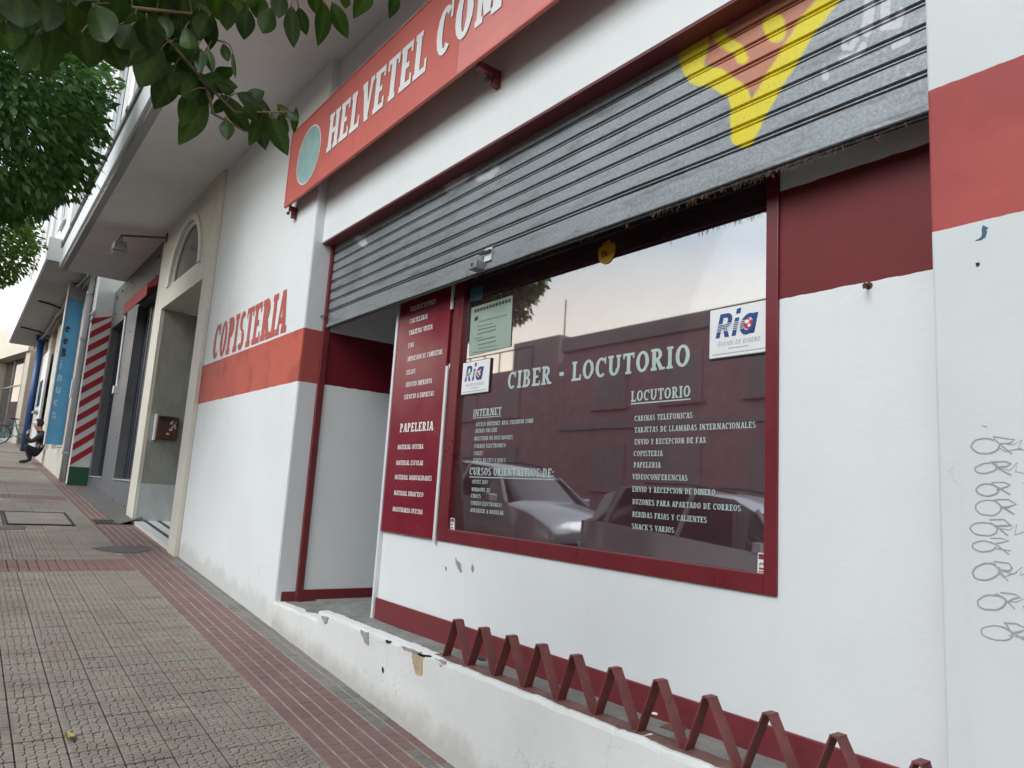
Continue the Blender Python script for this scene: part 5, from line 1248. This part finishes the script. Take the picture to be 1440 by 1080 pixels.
for k in range(46):                        # the thick of the hanging spray
    x0, y0 = rl.choice(((205, 30), (225, 48), (240, 62), (262, 80), (278, 100), (215, 25), (248, 50), (190, 20), (270, 40), (300, 20), (330, 5), (185, 40)))
    x0 += rl.uniform(-16, 16); y0 += rl.uniform(-14, 10); a_ = rl.uniform(.7, 2.5); L = rl.uniform(34, 54); D = rl.uniform(1.88, 2.1)
    leaf_mesh(onD(x0, y0, D), onD(x0+L*math.cos(a_)*.8, y0+L*.8*abs(math.sin(a_)), D+rl.uniform(-.08, .08)), rl.uniform(19, 29)*D/FPX, rl, crn)
for x0, y0, x1, y1, wd in ((340, 150, 362, 172, 18), (352, 150, 384, 196, 24), (372, 156, 350, 205, 20), (395, 158, 392, 200, 20), (300, 120, 272, 150, 22), (318, 140, 296, 160, 15), (282, 112, 262, 152, 24), (402, 156, 420, 170, 12), (330, 128, 305, 118, 18), (300, 108, 330, 96, 18), (345, 140, 372, 128, 20)):
    D = 1.88+rl.uniform(-.05, .05); leaf_mesh(onD(x0, y0, D), onD(x1, y1, D+rl.uniform(-.04, .04)), wd*D/FPX, rl, crn)

# ================================================================== ACROSS THE STREET (seen in the shop glass)
def car(label, paint_, x, y, sx=1.):
    t_ = thing('parked_car', label, 'car', 'cars parked along the kerb', loc=(x, y, gz(x)-.13)); t_.rotation_euler = (0, TH, 0)
    ST = [(-2.02, .42, .74, .66, .80, .55), (-1.96, .30, .90, .80, .97, .64), (-1.78, .24, .93, .84, 1.30, .61), (-1.45, .22, .94, .86, 1.42, .60), (-.6, .2, .94, .87, 1.475, .61), (.2, .2, .93, .87, 1.45, .60), (.52, .2, .93, .87, 1.33, .61), (1.02, .2, .92, .86, .985, .69), (1.5, .22, .86, .84, .915, .66), (1.86, .28, .74, .79, .79, .58), (2.0, .36, .62, .68, .655, .5)]
    def ring(s_):
        x_, zl_, zb_, hb, zt, ht = s_
        return [(x_, -hb*.9, zl_), (x_, -hb, zl_+.12), (x_, -hb*1.01, (zl_+zb_)/2+.05), (x_, -hb*.975, zb_), (x_, -ht, zt-.03), (x_, -ht*.75, zt), (x_, 0, zt+.012), (x_, ht*.75, zt), (x_, ht, zt-.03), (x_, hb*.975, zb_), (x_, hb*1.01, (zl_+zb_)/2+.05), (x_, hb, zl_+.12), (x_, hb*.9, zl_)]
    V = [v for s_ in ST for v in ring(s_)]; n = 13; m = MB(); gls = MB(); m.v = V[:]; gls.v = V[:]
    for i in range(len(ST)-1):
        for j in range(n):
            f = (i*n+j, (i+1)*n+j, (i+1)*n+(j+1) % n, i*n+(j+1) % n)
            isg = (1 <= i <= 6 and j in (3, 8)) or (i == 6 and 4 <= j <= 7) or (i == 1 and 4 <= j <= 7)
            (gls if isg else m).f.append(f); (gls if isg else m).mi.append(0)
    for i in (0, len(ST)-1): m.f.append(tuple(i*n+j for j in range(n))); m.mi.append(0)
    bd = m.build('body', paint_, t_, smooth=True, bev=.02); gls.build('glazing', 'dark_glass', t_, smooth=True)
    for s_ in (-1, 1):
        pl_ = MB()
        for a_, b_ in (((1.02, .84*s_, .93), (.5, .615*s_, 1.335)), ((-.35, .85*s_, .94), (-.35, .615*s_, 1.45)), ((-1.5, .845*s_, .94), (-1.45, .61*s_, 1.40))): pl_.tube([a_, b_], .03, 5)
        pl_.build('window_pillar', paint_, t_)
        for xw in (-1.25, 1.28):
            wl = MB().torus((xw, .76*s_, .31), (0, 1, 0), .235, .085, 24, 8).build('wheel', 'rubber', t_, smooth=True); MB().disc((xw, .815*s_, .31), (0, s_, 0), .19, 16).build('rim', 'steel_grey', wl)
        MB().hexa([(1.80, .50*s_, .60), (1.98, .46*s_, .56), (1.86, .74*s_, .58), (1.72, .79*s_, .62), (1.76, .50*s_, .76), (1.90, .46*s_, .68), (1.80, .72*s_, .72), (1.66, .78*s_, .76)]).build('headlight', 'lamp_lens', t_)
        MB().box(-2.0, -1.9, (.6 if s_ > 0 else -.78), (.78 if s_ > 0 else -.6), .72, .90).build('tail_light', 'tail_red', t_)
        MB().hexa([(.72, .88*s_, .92), (.86, .88*s_, .92), (.86, 1.04*s_, .93), (.74, 1.04*s_, .93), (.72, .88*s_, 1.04), (.84, .88*s_, 1.04), (.84, 1.04*s_, 1.05), (.74, 1.04*s_, 1.05)]).build('mirror', paint_, t_, bev=.02)
        MB().tube([(-1.2, .5*s_, 1.47), (-.5, .53*s_, 1.52), (.15, .51*s_, 1.49)], .016, 5).build('roof_rail', 'steel_dark', t_)
    MB().box(1.94, 2.03, -.55, .55, .40, .50).build('grille', 'ink_dark', t_); MB().box(2.0, 2.035, -.26, .26, .42, .52).build('number_plate', 'paper_white', t_)
    MB().box(-1.6, 1.6, -.78, .78, .16, .24).build('underside', 'rubber', t_)
    return t_
car('silver hatchback mirrored in the middle of the shop glass', 'silver_paint', -9.75, -2.45)
car('silver grey car mirrored at lower right of the shop glass', 'silver_paint', -5.15, -2.45)
car('blue grey car parked behind the silver hatchback', 'blue_grey_paint', -14.4, -2.45)
op = thing('opposite_building', 'long brown brick building across the street mirrored in glass', 'building')
YO = -12.0
box('wall', 'brick_brown', op, -19.5, 30, YO-9, YO, -2.5, 6.75); box('parapet', 'brick_band', op, -19.5, 30, YO-9, YO+.12, 6.751, 7.25); box('string_course', 'brick_band', op, -19.5, 30, YO, YO+.08, 3.9, 4.1)
box('wall', 'brick_brown', op, -70, -19.51, YO-9, YO-.3, -2, 6.5); box('stair_tower', 'brick_band', op, -24.5, -21.5, YO-5, YO-1.5, 6.5, 8.0); MB().tube([(-21.8, YO-2, 7.0), (-21.8, YO-2, 9.6)], .03, 5).build('antenna', 'steel_dark', op)
for k in range(12): MB().tube([(-34+k*1.1, YO-.5, 6.5), (-34+k*1.1, YO-.5, 7.4)], .03, 5).build('railing_post', 'steel_dark', op)
MB().tube([(-34, YO-.5, 7.4), (-21.9, YO-.5, 7.4)], .03, 5).build('railing', 'steel_dark', op)
w1 = MB().box(-.75, .75, 0, .06, 0, 1.5).box(-.85, .85, 0, .14, -.08, 0).mesh('window', ['brick_brown']); w2 = MB().box(-.66, -.04, .061, .07, .08, 1.42).box(.04, .66, .061, .07, .08, 1.42).mesh('pane', ['brick_band'])
for k in range(16):
    xk = -44+k*3.0
    if -20.6 < xk < -18.4: continue
    for z_ in (1.9, 4.6):
        z2 = z_+(.6 if xk < -26 and z_ < 3 else 0); o_ = put('window', w1, op, M=Matrix.Translation((xk, YO+.001-(.3 if xk < -19.5 else 0), z2))); put('pane', w2, o_, M=Matrix.Identity(4))
